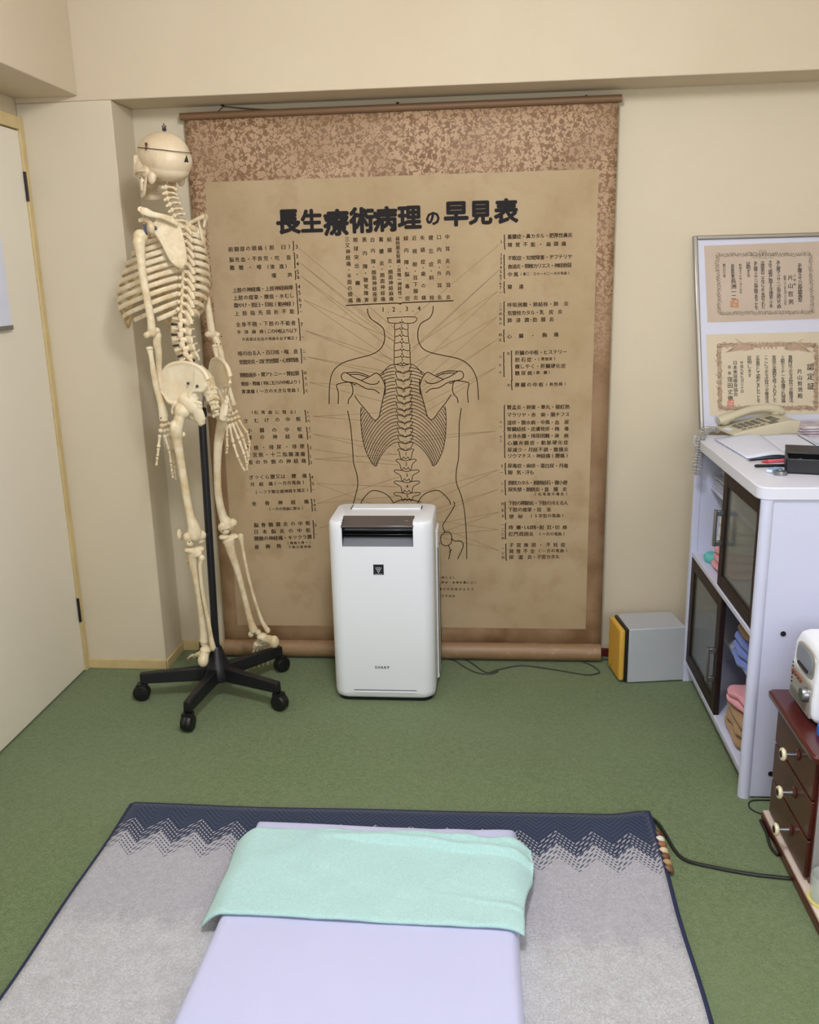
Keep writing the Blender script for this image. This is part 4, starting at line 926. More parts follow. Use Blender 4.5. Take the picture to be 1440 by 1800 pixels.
# ---------------------------------------------------------------- speaker on the floor
a = math.radians(8.6)
spk = thing('loudspeaker', (.478, -.241, 0), 'grey box loudspeaker with yellow front grille on the carpet beside the cabinet', 'speaker', rz=a)
MB().box(0, .198, 0, .150, .003, .203).build('speaker_box', M['silver'], spk, bevel=.004, seg=3, local=True)
MB().box(-.010, .001, .004, .146, .006, .200).build('speaker_baffle', M['darksteel'], spk, bevel=.002, local=True)
MB().box(-.030, -.010, .006, .144, .008, .198).build('speaker_grille', M['yellow'], spk, bevel=.008, seg=3, local=True)
b = MB(); 
for i in range(7): b.box(-.0304, -.0299, .108-.002*i, .1095-.002*i, .024, .029)
b.build('grille_badge', M['greybtn'], spk, local=True)
b = MB(); 
for x in (.02, .18):
    for y in (.02, .13): b.box(x, x+.012, y, y+.012, 0, .004)
b.build('feet', M['black'], spk, local=True)

# floor cable from purifier to speaker
def cab(name, pts, r, m, label, ns=8, z=None):
    q = spline([(x, y, (zz if zz else r)) for x, y, zz in [tuple(p)+((0,) if len(p) == 2 else ()) for p in pts]], ns)
    o = MB().tube(q, r, 8).build(name, m, None, q[0]); tag(o, label, 'cable'); return o
cab('speaker_cable', [(-.172, -.046), (-.11, -.05), (-.065, -.0965), (-.0124, -.1731), (.039, -.1422), (.1223, -.1096), (.2435, -.1442), (.3414, -.1787), (.385, -.165), (.3915, -.1435), (.372, -.100), (.342, -.065), (.36, -.045), (.405, -.040), (.46, -.050)], .0027, M['cable'], 'thin grey cable winding on the carpet between air purifier and yellow speaker')
cab('power_cable', [(-.172, -.052), (-.13, -.075), (-.095, -.125), (-.06, -.165), (-.02, -.186), (.012, -.180), (.03, -.160)], .0022, M['cable'], 'short grey cable curving out from behind the air purifier')

# ---------------------------------------------------------------- white cabinet
CX, CY0, CY1, CZ = .676, -.935, -.195, .867
cb = thing('glass_door_cabinet', (.87, -.56, 0), 'white waist-high cabinet with sliding dark-framed glass doors against the right side', 'cabinet')
CXR = 1.10
def cbx(name, *a, m='lam', bevel=.002, parent=None): return MB().box(*a).build(name, M[m], parent or cb, bevel=bevel)
# worktop with a rounded near corner
poly = rrect(CX-.012, CXR, CY0-.006, CY1+.005, .035, 6, .006)
b = MB(); loft(b, [[(x, y, z) for x, y in poly] for z in (.834, .840, .861, .867)]); b.build('worktop', M['lamtop'], cb, bevel=.003)
ep = cbx('end_panel', CX+.004, CXR-.01, CY0, CY0+.018, 0.004, .834)
def capat(px, py):
    p = at(px, py, 1, CY0-.0005); MB().tube([p, p+Vector((0, -.0015, 0))], .0070, 16).build('cap', M['darksteel'], ep)
capat(1377, 1114); capat(1355, 1360)
b = MB(); b.tube([(CX+.014, CY0+.010, 0), (CX+.014, CY0+.010, .834)], .0165, 20); b.build('front_post', M['lam'], cb)
cbx('rear_panel', CX, CXR-.01, CY1-.018, CY1, 0, .834)
cbx('back_board', CXR-.022, CXR-.012, CY0+.02, CY1-.02, .06, .834)
cbx('rear_post', CX-.004, CX+.018, CY1-.020, CY1+.002, 0, .834)
cbx('bottom_board', CX+.002, CXR-.02, CY0+.018, CY1-.018, .060, .078)
cbx('plinth', CX+.030, CX+.042, CY0+.018, CY1-.018, .0, .060)
cbx('middle_board', CX+.002, CXR-.02, CY0+.018, CY1-.018, .458, .474)
cbx('shelf_board', CX+.050, CXR-.022, CY0+.018, CY1-.018, .690, .704)
cbx('shelf_board', CX+.050, CXR-.022, CY0+.018, CY1-.018, .272, .284)
cbx('top_rail', CX+.002, CX+.020, CY0+.018, CY1-.018, .822, .834, m='darkwood')
def door(y0, y1, z0, z1, xo, hy, hz):
    d = MB(); w = .042; t = .016; X0 = CX+xo
    d.box(X0, X0+t, y0, y0+w, z0, z1); d.box(X0, X0+t, y1-w, y1, z0, z1); d.box(X0, X0+t, y0+w, y1-w, z0, z0+w); d.box(X0, X0+t, y0+w, y1-w, z1-w, z1)
    o = d.build('glass_door', M['darkwood'], cb, bevel=.002)
    MB().box(X0+.006, X0+.009, y0+w-.004, y1-w+.004, z0+w-.004, z1-w+.004).build('glass_pane', M['glass'], o)
    h = MB(); h.box(X0-.026, X0-.018, hy-.0085, hy+.0085, hz-.055, hz+.055)
    for s in (-1, 1): h.box(X0-.020, X0+.002, hy-.006, hy+.006, hz+s*.046-.008, hz+s*.046+.008)
    h.build('handle', M['steel'], o, bevel=.002)
    return o
door(CY0+.020, -.535, .472, .826, .006, -.556, .654)
door(-.612, CY1-.020, .078, .460, .002, -.590, .235)

# folded things on the shelves
def pad(name, c, size, rz, m, label, cat, group=None, layers=2, amp=.004, roll=False):
    """soft folded textile: stacked rounded layers with creases"""
    sx, sy, sz = size; mb = MB(); h = sz/layers
    for L in range(layers):
        z0 = L*h; 
        pts = []
        nu, nv = 16, 10
        def fn(u, v):
            th = 2*PI*u; ph = -PI/2+PI*v
            cx = math.copysign(abs(math.cos(th))**.45, math.cos(th)); cy = math.copysign(abs(math.sin(th))**.45, math.sin(th)); cr = abs(math.cos(ph))**.35
            p = Vector((sx/2*cx*cr*(1-.04*L), sy/2*cy*cr*(1-.03*L), z0+h/2+h*.56*math.sin(ph)))
            w_ = wob((p.x+c[0], p.y+c[1], p.z*2), 38, amp); return p+Vector((w_, w_*.7, w_*.35+.0))
        mb.grid(fn, nu*2, nv)
    o = mb.build(name, m, None, None, local=True); o.location = c; o.rotation_euler = (0, 0, rz)
    zz = min((v.co.z for v in o.data.vertices)); 
    for v in o.data.vertices: v.co.z -= zz
    return tag(o, label, cat, group)
pad('folded_towel', (.765, -.438, .474), (.13, .17, .075), .1, M['pink'], 'pink towel at the bottom of the stack on the middle board', 'towel', None, 3, .006)
pad('folded_towel', (.765, -.440, .552), (.13, .16, .090), -.15, M['cream'], 'cream folded towel on top of the pink towel, left of the upper glass door', 'towel', None, 3, .006)
pad('hand_cloth', (.718, -.325, .474), (.05, .05, .028), .3, mat('teal_cloth', (110, 196, 196), .9), 'small teal cloth lying in front of the pink towel on the middle board', 'cloth', None, 1)
pad('folded_towel', (.785, -.715, .284), (.16, .20, .085), .05, M['blue'], 'blue folded towel on the lower shelf of the cabinet', 'towel', None, 3, .007)
pad('folded_towel', (.785, -.725, .374), (.14, .17, .045), .15, M['tan'], 'tan towel lying on top of the blue folded towel', 'towel', None, 2, .006)
pad('folded_towel', (.765, -.745, .078), (.15, .22, .085), .0, M['tan'], 'brown folded towel on the bottom board of the cabinet', 'towel', None, 3, .006)
pad('folded_towel', (.760, -.735, .166), (.13, .15, .045), .3, M['pink'], 'pink towel draped over the brown towel on the bottom board', 'towel', None, 2, .008)
# papers on the upper shelf
def papers(n, c, size, name, label, rzs=.1, group=None):
    mb = MB(); z = 0
    for i in range(n):
        Mx = Matrix.Translation((c[0]+rng.uniform(-.006, .006), c[1]+rng.uniform(-.006, .006), c[2]+z)) @ Matrix.Rotation(rng.uniform(-rzs, rzs), 4, 'Z')
        mb.box(-size[0]/2, size[0]/2, -size[1]/2, size[1]/2, 0, .0022, Mx); z += .0028
    o = mb.build(name, M['paper'], None, c, smooth=False); return tag(o, label, 'papers', group)
papers(14, (.835, -.37, .704), (.20, .27), 'paper_stack', 'stack of white papers on the upper shelf of the white cabinet', .05)
papers(8, (.835, -.36, .746), (.17, .21), 'notebook_stack', 'smaller pile of white booklets lying on top of the shelf papers', .09)

# ---------------------------------------------------------------- certificate frame
BL, TL = at(1232, 757, 1, -.105), at(1213, 415, 1, -.014); BL = Vector((BL.x-.004, BL.y, max(BL.z, .868))); TL = Vector((TL.x+.010, TL.y, TL.z))
ux = Vector((1, 0, 0)); fu = (TL-BL); fn_ = ux.cross(fu).normalized(); fn_ = fn_ if fn_.y < 0 else -fn_
fr = thing('certificate_frame', (.95, -.06, .868), 'silver framed white mount with two award certificates leaning on the wall above the phone', 'picture frame')
FP = lambda px, py, d=0.: atp(px, py, BL+fn_*d, fn_)
FWd = .50
def fq(u, v, d=0.): return BL+ux*(u*FWd)+fu*v+fn_*d
MB().prism([fq(0, 0, -.010), fq(1, 0, -.010), fq(1, 1, -.010), fq(0, 1, -.010)], fn_*.008).build('mount_board', mat('pale_lilac_mount', (226, 226, 240), .7), fr)
b = MB(); e = .013/FWd; ev = .013/fu.length
for u0, u1, v0, v1 in ((0, e, 0, 1), (1-e, 1, 0, 1), (e, 1-e, 0, ev), (e, 1-e, 1-ev, 1)):
    b.prism([fq(u0, v0, -.012), fq(u1, v0, -.012), fq(u1, v1, -.012), fq(u0, v1, -.012)], fn_*.020)
b.build('frame_rail', M['brass'], fr, bevel=.003)
M['cert1'] = mat('tan_certificate', (212, 192, 172), .75, var=(204, 184, 164), vs=6); M['cert2'] = mat('cream_certificate', (228, 214, 186), .75, var=(222, 206, 178), vs=6)
c1 = [FP(1238, 432, -.0015), FP(1244, 567, -.0015), FP(1450, 560, -.0015), FP(1450, 424, -.0015)]
c2 = [FP(1241, 588, -.0015), FP(1248, 731, -.0015), FP(1446, 727, -.0015), FP(1444, 583, -.0015)]
co1 = MB().prism(c1, fn_*.0008).build('certificate', M['cert1'], fr, smooth=False); co2 = MB().prism(c2, fn_*.0008).build('certificate', M['cert2'], fr, smooth=False)
co1['label'] = 'upper tan certificate'; co2['label'] = 'lower cream certificate'
fy = fu.normalized()
def cpx(px, py, d=.0): return FP(px, py, -.0004+d)
def vcol(mb, text, xa, ya, xb, yb, h, bold=.015):
    n = len(text)
    for i, ch in enumerate(text):
        t = i/(n-1) if n > 1 else 0; x, y = xa+(xb-xa)*t, ya+(yb-ya)*t
        s = h*(cpx(x+3, y)-cpx(x-3, y)).length/6; put(mb, ch, cpx(x, y), ux*s, fy*s, bold)
def Z5(u, v): return 1200+u/5, 400+v/5
def cert(o, cols, inkm, name):
    mb = MB()
    for t, u, v0, v1, h in cols: (xa, ya), (xb, yb) = Z5(u, v0), Z5(u, v1); vcol(mb, t, xa-1*(v1 > v0)*0, ya, xb+(yb-ya)*.02, yb, h)
    mb.build(name, inkm, o, fix=False, smooth=False)
cert(co1, [('あん摩マッサージ指圧師免許証', 1030, 330, 635, 8.2), ('片山哲男', 948, 440, 655, 10), ('山梨県', 985, 420, 500, 4.6), ('昭和二十八年九月二十八日生', 900, 432, 670, 4.8), ('あん摩マッサージ指圧師はり師', 842, 305, 695, 7.6), ('きゆう師等に関する法律第三十条', 772, 305, 690, 7.4), ('法律第百二十号により免許された', 703, 310, 700, 7.4), ('あん摩マッサージ指圧師であることを', 642, 312, 705, 7.4), ('証明する', 578, 320, 420, 8),
 ('昭和五十六年一月十五日', 508, 330, 570, 5), ('奈良県知事', 440, 335, 430, 6.6), ('長洲一二', 448, 470, 612, 10), ('第六六六八号', 366, 330, 430, 5.4)], M['title'], 'written_text')
cert(co2, [('認定証', 1125, 1225, 1395, 13), ('片山哲男殿', 1030, 1265, 1480, 9.5), ('貴殿はクボタ式耳ツボ痩身法', 948, 1140, 1520, 8), ('上級セミナーを受講され理論', 880, 1140, 1522, 7.8), ('実技の全課程を修了されました', 805, 1140, 1522, 7.6), ('ここにクボタ式耳ツボ痩身法', 735, 1140, 1525, 7.6), ('正会員として認定しましたことを', 662, 1142, 1525, 7.6), ('証明します', 588, 1145, 1300, 8), ('平成九年九月三十日', 520, 1190, 1440, 6.4), ('日本美容痩身協会', 462, 1190, 1465, 8), ('会長', 412, 1225, 1280, 6.6), ('窪田丈徹', 418, 1335, 1500, 10)], M['title'], 'written_text')
def seal(o, u, v, w, c):
    x, y = Z5(u, v); P = [cpx(x-w/2, y-w/2, .0002), cpx(x-w/2, y+w/2, .0002), cpx(x+w/2, y+w/2, .0002), cpx(x+w/2, y-w/2, .0002)]
    cmid = cpx(x, y); mb = MB(); n = 5
    for i in range(n):
        for k in range(n):
            if (i*3+k*5) % 7 == 0: continue
            f_ = lambda a, b_: P[0]+(P[3]-P[0])*a+(P[1]-P[0])*b_
            mb.add([f_(i/n, k/n), f_((i+.82)/n, k/n), f_((i+.82)/n, (k+.86)/n), f_(i/n, (k+.86)/n)], [(0, 1, 2, 3)])
    mb.build('seal_stamp', c, o, fix=False, smooth=False)
seal(co1, 458, 668, 15, mat('orange_seal', (206, 140, 92), .8)); seal(co2, 424, 1542, 12, mat('red_seal', (222, 120, 108), .8))
def ribf(mb, pts, w):
    vs = []; n = len(pts)
    for i, p in enumerate(pts):
        t = (pts[min(i+1, n-1)]-pts[max(i-1, 0)]).normalized(); q = t.cross(fn_)*(w/2); vs += [p+q, p-q]
    mb.add(vs, [(2*i, 2*i+1, 2*i+3, 2*i+2) for i in range(n-1)])
def scroll_border(o, corners, m, amp, w, step, gaps=()):
    mb = MB(); L = 0
    for a_, b_ in zip(corners, corners[1:]+corners[:1]):
        ln = math.hypot(b_[0]-a_[0], b_[1]-a_[1]); nx, ny = -(b_[1]-a_[1])/ln, (b_[0]-a_[0])/ln; k = int(ln/step)
        for i in range(k):
            t0 = i/k; cx, cy = a_[0]+(b_[0]-a_[0])*(i+.5)/k, a_[1]+(b_[1]-a_[1])*(i+.5)/k
            sg = 1 if i % 2 else -1; ph = rng.uniform(0, 6.28); pts = []
            for q in range(15):
                th = ph+q/14*(3.8+rng.uniform(0, .3)); rr = amp*(.25+.75*q/14)
                pts.append(cpx(cx+rr*math.cos(th)*1.1, cy+rr*math.sin(th)*sg, .0001))
            ribf(mb, pts, w)
            pts = [cpx(cx+(b_[0]-a_[0])/k*(q/6-.5)*1.1+nx*amp*.6*math.sin(q), cy+(b_[1]-a_[1])/k*(q/6-.5)*1.1+ny*amp*.6*math.sin(q), .0001) for q in range(7)]
            ribf(mb, pts, w*1.2)
    return mb
zc = lambda u, v: Z5(u, v)
mb = scroll_border(co1, [zc(305, 240), zc(325, 755), zc(1145, 745), zc(1120, 235)], None, 4.4, .0011, 4.6)
# crest in the middle of the upper border
x, y = zc(705, 228)
for s in (-1, 1):
    ribf(mb, [cpx(x+s*q[0], y+q[1], .0002) for q in [(0, 5), (1.5, -4), (4, -6.5), (6, -4), (5, 0), (6, 5), (4, 7)]], .0016)
    ribf(mb, [cpx(x+s*q[0], y+q[1], .0002) for q in [(8, 3), (14, 5), (20, 0), (25, -3)]], .0014); ribf(mb, [cpx(x+s*q[0], y+q[1], .0002) for q in [(9, 7), (16, 8), (22, 2)]], .0012)
ribf(mb, [cpx(x-8, y+9, .0002), cpx(x, y+7.5, .0002), cpx(x+8, y+9, .0002)], .0012)
mb.build('ornament_border', mat('grey_brown_ornament', (122, 108, 90), .85), co1, fix=False, smooth=False)
m = mat('pinkish_brown_ornament', (188, 156, 130), .85, var=(206, 178, 150), vs=120)
mb = scroll_border(co2, [zc(318, 1035), zc(332, 1590), zc(1175, 1585), zc(1178, 1030)], None, 5.4, .0030, 3.6)
for s, u0 in ((1, 560), (-1, 960)):      # two winged flourishes
    for k in range(7):
        P = [zc(u0-s*(120+10*k)+0, 1060+k*6), zc(u0-s*(40), 1020+k*9), zc(u0+s*60, 1040+k*5)]
        ribf(mb, [cpx(a[0], a[1], .0002) for a in [tuple(q)[:2] for q in spline([(p[0], p[1], 0) for p in P], 5)]], .0030)
    ribf(mb, [cpx(*zc(u0-s*95, 980), .0002), cpx(*zc(u0-s*40, 1012), .0002), cpx(*zc(u0+s*50, 1035), .0002)], .0025)
    ribf(mb, [cpx(*zc(u0-s*30, 1085), .0002), cpx(*zc(u0+s*10, 1080), .0002), cpx(*zc(u0+s*70, 1062), .0002)], .0020)
for k in range(5): x, y = zc(690+k*34, 1035); ribf(mb, [cpx(x-3, y-6+k % 2, .0002), cpx(x, y, .0002), cpx(x-1, y+7, .0002)], .0050)
mb.build('ornament_border', m, co2, fix=False, smooth=False)
gl = MB().prism([fq(.01, .01, .002), fq(.99, .01, .002), fq(.99, .99, .002), fq(.01, .99, .002)], fn_*.0015)
mg = bpy.data.materials.new('picture_glass'); mg.use_nodes = True; nt = mg.node_tree; nt.nodes.clear()
o_ = nt.nodes.new('ShaderNodeOutputMaterial'); mx = nt.nodes.new('ShaderNodeMixShader'); t_ = nt.nodes.new('ShaderNodeBsdfTransparent'); g_ = nt.nodes.new('ShaderNodeBsdfGlossy'); fz = nt.nodes.new('ShaderNodeFresnel')
g_.inputs['Roughness'].default_value = .02; fz.inputs[0].default_value = 1.45; nt.links.new(fz.outputs[0], mx.inputs[0]); nt.links.new(t_.outputs[0], mx.inputs[1]); nt.links.new(g_.outputs[0], mx.inputs[2]); nt.links.new(mx.outputs[0], o_.inputs[0])
gl.build('front_glass', mg, fr, smooth=False)

# ---------------------------------------------------------------- telephone
TZ = .867
near = at(1290, 768, 2, .872); 
ph = thing('desk_telephone', (near.x, near.y-.006, TZ), 'beige push-button desk telephone with corded handset on the cabinet top', 'telephone', rz=math.radians(9))
Tb = MB(); Lp, Wp = .215, .162     # length along +X, width along +Y
Tb.add([(0, 0, .006), (Lp, 0, .006), (Lp, Wp, .006), (0, Wp, .006), (0, 0, .016), (Lp, 0, .050), (Lp, Wp, .050), (0, Wp, .016), (Lp*.80, 0, .052), (Lp*.80, Wp, .052)],
       [(3, 2, 1, 0), (0, 1, 5, 8, 4), (1, 2, 6, 5), (2, 3, 7, 9, 6), (3, 0, 4, 7), (4, 8, 9, 7), (8, 5, 6, 9)])
Tb.build('phone_base', M['beige'], ph, bevel=.004, seg=3, local=True)
sl = (.052-.016)/(Lp*.8); top = lambda x: .016+sl*x
def onT(name, x0, x1, y0, y1, h, m, bev=.0008):
    b = MB(); b.add([(x0, y0, top(x0)-.001), (x1, y0, top(x1)-.001), (x1, y1, top(x1)-.001), (x0, y1, top(x0)-.001), (x0, y0, top(x0)+h), (x1, y0, top(x1)+h), (x1, y1, top(x1)+h), (x0, y1, top(x0)+h)],
      [(3, 2, 1, 0), (4, 5, 6, 7), (0, 1, 5, 4), (1, 2, 6, 5), (2, 3, 7, 6), (3, 0, 4, 7)])
    return b.build(name, m, ph, bevel=bev, local=True)
for i in range(4):
    for k in range(3): onT('key', .034+.020*i, .047+.020*i, .046+.021*k, .060+.021*k, .003, M['greybtn'])
for k in range(4): onT('function_key', .034+.020*k, .048+.020*k, .020, .026, .0025, M['greybtn'])
for k in range(3): onT('function_key', .118, .128, .050+.024*k, .064+.024*k, .0025, M['greybtn'])
onT('speaker_grid', .122, .150, .012, .042, .001, M['greybtn']); onT('display', .142, .166, .040, .104, .0015, M['lcd'])
onT('name_sticker', .004, .020, .055, .10, .0006, M['paper'], 0)
# handset
hs = MB(); yh = .136; stube(hs, [(.002, yh, .036), (.028, yh, .043), (.065, yh, .056), (.110, yh, .069), (.150, yh, .073), (.190, yh, .070), (.216, yh, .060)], [.019, .022, .0185, .0175, .0185, .022, .019], 6, 16, .72, (0, 1, 0))
hs.ell((.022, yh, .036), (.021, .020, .015)); hs.ell((.196, yh, .062), (.021, .020, .016))
ho = hs.build('handset', M['beige'], ph, local=True)
o = organic
# coiled cord (part of the telephone)
ctr = [at(1266, 754, 1, -.22), at(1252, 751, 1, -.235), at(1240, 757, 1, -.255), at(1232, 770, 1, -.285), at(1229, 790, 1, -.29), at(1226, 810, 1, -.29), at(1223, 834, 1, -.29)]
ctr[0].z = max(ctr[0].z, .878); ctr[1].z = max(ctr[1].z, .882); ctr[2].z = max(ctr[2].z, .880)
q = spline(ctr, 40); cpts = []; nn_ = len(q); turns = 26
for lane in (0, 1):
    seq = list(range(nn_)) if lane == 0 else list(range(nn_-1, nn_*2//5, -1))
    for j_, i in enumerate(seq):
        t = (q[min(i+1, nn_-1)]-q[max(i-1, 0)]).normalized(); a_ = t.orthogonal().normalized(); a_ = (Vector((0, -1, 0))-t*t.dot(Vector((0, -1, 0)))).normalized(); b_ = t.cross(a_)
        off = b_*(.0055 if lane else -.0055)
        an = 2*PI*turns*i/nn_*(1 if not lane else 1.0); cpts.append(q[i]+off+a_*(.0075*math.cos(an))+b_*(.0075*math.sin(an)))
# finer sampling of the helix
cf = []
for lane in (0, 1):
    N = 640
    rngv = range(N) if lane == 0 else range(N-1, int(N*.35), -1)
    for i in rngv:
        f_ = i/(N-1)*(nn_-1); a0 = int(f_); a1 = min(a0+1, nn_-1); p = q[a0].lerp(q[a1], f_-a0); t = (q[min(a0+2, nn_-1)]-q[max(a0-2, 0)]).normalized()
        a_ = (Vector((0, -1, 0))-t*t.dot(Vector((0, -1, 0)))).normalized(); b_ = t.cross(a_); an = 2*PI*26*i/N
        cf.append(p+b_*(.006 if lane else -.006)+a_*(.0072*math.cos(an))+b_*(.0072*math.sin(an)))
cm = MB().tube(cf, .0017, 6)
cmo = cm.build('coiled_cord', mat('grey_coil', (168, 166, 160), .45), None, fix=False)
cmo.parent = ph; 
bpy.context.view_layer.update(); cmo.matrix_parent_inverse = (Matrix.Translation(ph.location) @ Matrix.Rotation(ph.rotation_euler.z, 4, 'Z')).inverted()

# ---------------------------------------------------------------- things on the worktop
# open notebook
def leaf(P00, P10, P11, P01, bulge, lift, name, parent):
    def fn(u, v):
        p = (P00*(1-u)+P10*u)*(1-v)+(P01*(1-u)+P11*u)*v; return (p.x, p.y, TZ+.003+lift+bulge*math.sin(PI*u)**.7*(u*1.2))
    mb = MB().grid(fn, 14, 8); o = mb.build(name, M['paper'], parent, fix=False); o.modifiers.new('s', 'SOLIDIFY').thickness = .003; return o
nb = thing('open_notebook', (.80, -.40, TZ), 'open white notebook with handwriting lying in front of the beige phone', 'notebook')
A_p, B_p, C_p, D_p = at(1256, 774, 2, TZ), at(1313, 808, 2, TZ), at(1386, 805, 2, TZ), at(1336, 761, 2, TZ+.01)
leaf(A_p, D_p, C_p, B_p, .010, 0, 'page', nb)
E_p, F_p = at(1420, 770, 2, TZ), at(1460, 800, 2, TZ)
leaf(D_p, E_p, F_p, C_p, .008, .001, 'page', nb)
hw_ = MB()
for r_ in range(5):
    for s_ in range(7):
        u = .16+s_*.10+rng.uniform(0, .03); v = .18+r_*.16+rng.uniform(-.02, .02)
        P = (A_p*(1-u)+D_p*u)*(1-v)+(B_p*(1-u)+C_p*u)*v
        if rng.random() < .35: continue
        pts = [Vector((P.x+.0022*k, P.y+.003*math.sin(k*2.1+s_), TZ+.0042+.010*math.sin(PI*u)**.7*(u*1.2))) for k in range(6)]
        hw_.tube(pts, .0004, 4)
hw_.build('handwriting', mat('pencil_grey', (140, 142, 158), .8), nb, fix=False)
papers(5, (1.065, -.42, TZ), (.16, .14), 'loose_papers', 'few loose white sheets just right of the open notebook', .15)
b = MB().tube([at(1403, 766, 2, TZ+.012), at(1433, 783, 2, TZ+.012)], .0022, 8); tag(b.build('pencil', M['darksteel'], None, at(1403, 766, 2, TZ+.012)), 'dark slim pencil lying across the notebook page', 'pencil')
mg_ = MB()
for k in range(4): mg_.box(-.09, .09, -.055, .055, .009*k, .009*k+.007, Matrix.Translation((1.07, -.185, TZ)) @ Matrix.Rotation(.08*(k-1.5), 4, 'Z'))
tag(mg_.build('magazine_pile', mat('pink_grey_covers', (168, 138, 152), .4, var=(226, 224, 228), vs=26), None, (1.07, -.185, TZ), bevel=.001), 'small pile of pinkish magazines right of the phone', 'magazines')
def pen(name, p0, p1, r, body, tipm, label, tip):
    d = (p1-p0).normalized(); t = thing(name, (p0.x, p0.y, TZ), label, 'pen')
    a_ = p0+d*tip; b = MB(); b.tube([a_, p1], r, 12); b.build('barrel', body, t)
    b = MB(); b.tube([p0, p0+d*(tip*.3), a_], [r*.15, r*.5, r*.95], 12); b.build('pen_tip', tipm, t); return t
z = TZ+.005; red = mat('red_pen', (206, 52, 62), .35); 
pen('red_pen', at(1338, 812, 2, z), at(1384, 809, 2, z), .0052, mat('pink_barrel', (226, 110, 124), .3), red, 'red felt pen with pink barrel on the worktop beside the notebook', .020)
pen('black_pen', at(1326, 819, 2, z), at(1382, 818, 2, z), .0042, M['black'], M['black'], 'black pen lying just below the red felt pen', .004)
pen('grey_pen', at(1312, 809.5, 2, z), at(1386, 804, 2, z), .0026, M['darksteel'], M['steel'], 'thin grey pen at the edge of the notebook above the red pen', .010)
er = thing('plastic_eraser', (.757, -.745, TZ), 'small white eraser in a blue sleeve on the worktop corner', 'eraser', rz=math.radians(40))
p = at(1362, 826, 2, TZ+.005); er.location = (p.x, p.y, TZ); 
MB().box(-.022, .016, -.010, .010, 0, .010).build('sleeve', mat('blue_sleeve', (122, 172, 220), .4), er, bevel=.001, local=True); MB().box(-.026, .024, -.009, .009, .001, .009).build('rubber', M['paper'], er, bevel=.002, local=True)
p = at(1372, 832, 2, TZ+.004)
tp = MB().lathe([(.012, 0), (.0165, 0), (.017, .006), (.0165, .011), (.012, .011), (.011, .006), (.012, 0)], 28, Matrix.Translation((p.x, p.y, TZ)))
tag(tp.build('tape_roll', M['steel'], None, (p.x, p.y, TZ)), 'small silver ring beside the blue eraser at the worktop edge', 'roll')
# open black case with wrist watch
q0 = at(1380, 832, 2, TZ); bc = thing('black_case', (q0.x+.07, q0.y+.02, TZ), 'open black case on the near right corner of the worktop', 'case', rz=math.radians(-16))
bm_ = MB(); Lb, Wb, Hb, tb = .20, .13, .040, .006
bm_.box(-.062, -.062+Lb, -.04, -.04+Wb, 0, tb)
for a_ in ((-.062, -.062+Lb, -.04, -.04+tb), (-.062, -.062+Lb, -.04+Wb-tb, -.04+Wb), (-.062, -.062+tb, -.04, -.04+Wb), (-.062+Lb-tb, -.062+Lb, -.04, -.04+Wb)): bm_.box(*a_, 0, Hb)
bm_.build('tray', M['black'], bc, bevel=.002, local=True)
lid = MB().box(-.062, -.062+Lb, -.055, .030, 0, .006, Matrix.Translation((0, -.04+Wb, Hb+.001)) @ Matrix.Rotation(math.radians(4), 4, 'X')); lid.build('lid', M['black'], bc, bevel=.002, local=True)
wt = thing('wrist_watch', (q0.x+.08, q0.y+.03, TZ+.006), 'steel wrist watch lying inside the open black case', 'watch')
wm = wt.location; b = MB().lathe([(.016, 0), (.018, .004), (.017, .010), (.013, .011)], 28, Matrix.Translation(wm+Vector((0, 0, .012)))); b.build('watch_case', M['steel'], wt)
b = MB(); b.tube([wm+Vector((.035*math.cos(t), .026*math.sin(t), .012+.010*math.cos(t*2))) for t in [k*2*PI/24 for k in range(24)]], .005, 8, 1.6, closed=True); b.build('strap', mat('teal_strap', (70, 120, 112), .5), wt)

# ---------------------------------------------------------------- red chest of drawers
DX, DY0, DY1 = .7206, -1.330, -1.040
dc = thing('small_drawer_chest', (.86, -1.18, .0), 'small mahogany chest with three dark drawers and cream knobs at the right edge', 'chest of drawers')
MB().box(DX+.004, 1.02, DY0, DY1, .03, .345).build('chest_body', M['maho'], dc, bevel=.002)
b = MB(); loft(b, [[(x, y, z) for x, y in rrect(DX-.018-i, 1.04, DY0-.02-i, DY1+.014+i, .012)] for z, i in ((.345, 0), (.350, .004), (.362, .005), (.367, .0))]); b.build('chest_top', M['maho'], dc, bevel=.0015)
for k, zc_ in enumerate((.285, .185, .085)):
    d = MB().box(DX-.004, DX+.010, DY0+.012, DY1-.014, zc_-.047, zc_+.047).build('drawer', M['mahodrawer'], dc, bevel=.002)
    yk = -1.215; zk = zc_+.008
    b = MB().tube([(DX-.004, yk, zk), (DX-.034, yk, zk)], [.006, .0035], 12); b.build('knob_stem', M['steel'], d)
    Mk = Matrix.Translation((DX-.034, yk, zk)) @ Matrix.Rotation(-PI/2, 4, 'Y')
    b = MB().lathe([(.004, -.002), (.013, 0), (.0155, .004), (.014, .009), (.009, .0095)], 24, Mk); b.build('knob', mat('cream_porcelain', (232, 222, 190), .3) if k == 0 else bpy.data.materials['cream_porcelain'], d)
    b = MB().lathe([(.002, .0085), (.009, .0085), (.008, .0105), (.002, .011)], 20, Mk); b.build('knob_inlay', M['darkwood'], d)
    MB().tube([(DX-.005, yk, zk), (DX-.010, yk, zk)], [.014, .009], 20).build('knob_rose', M['maho'], d)
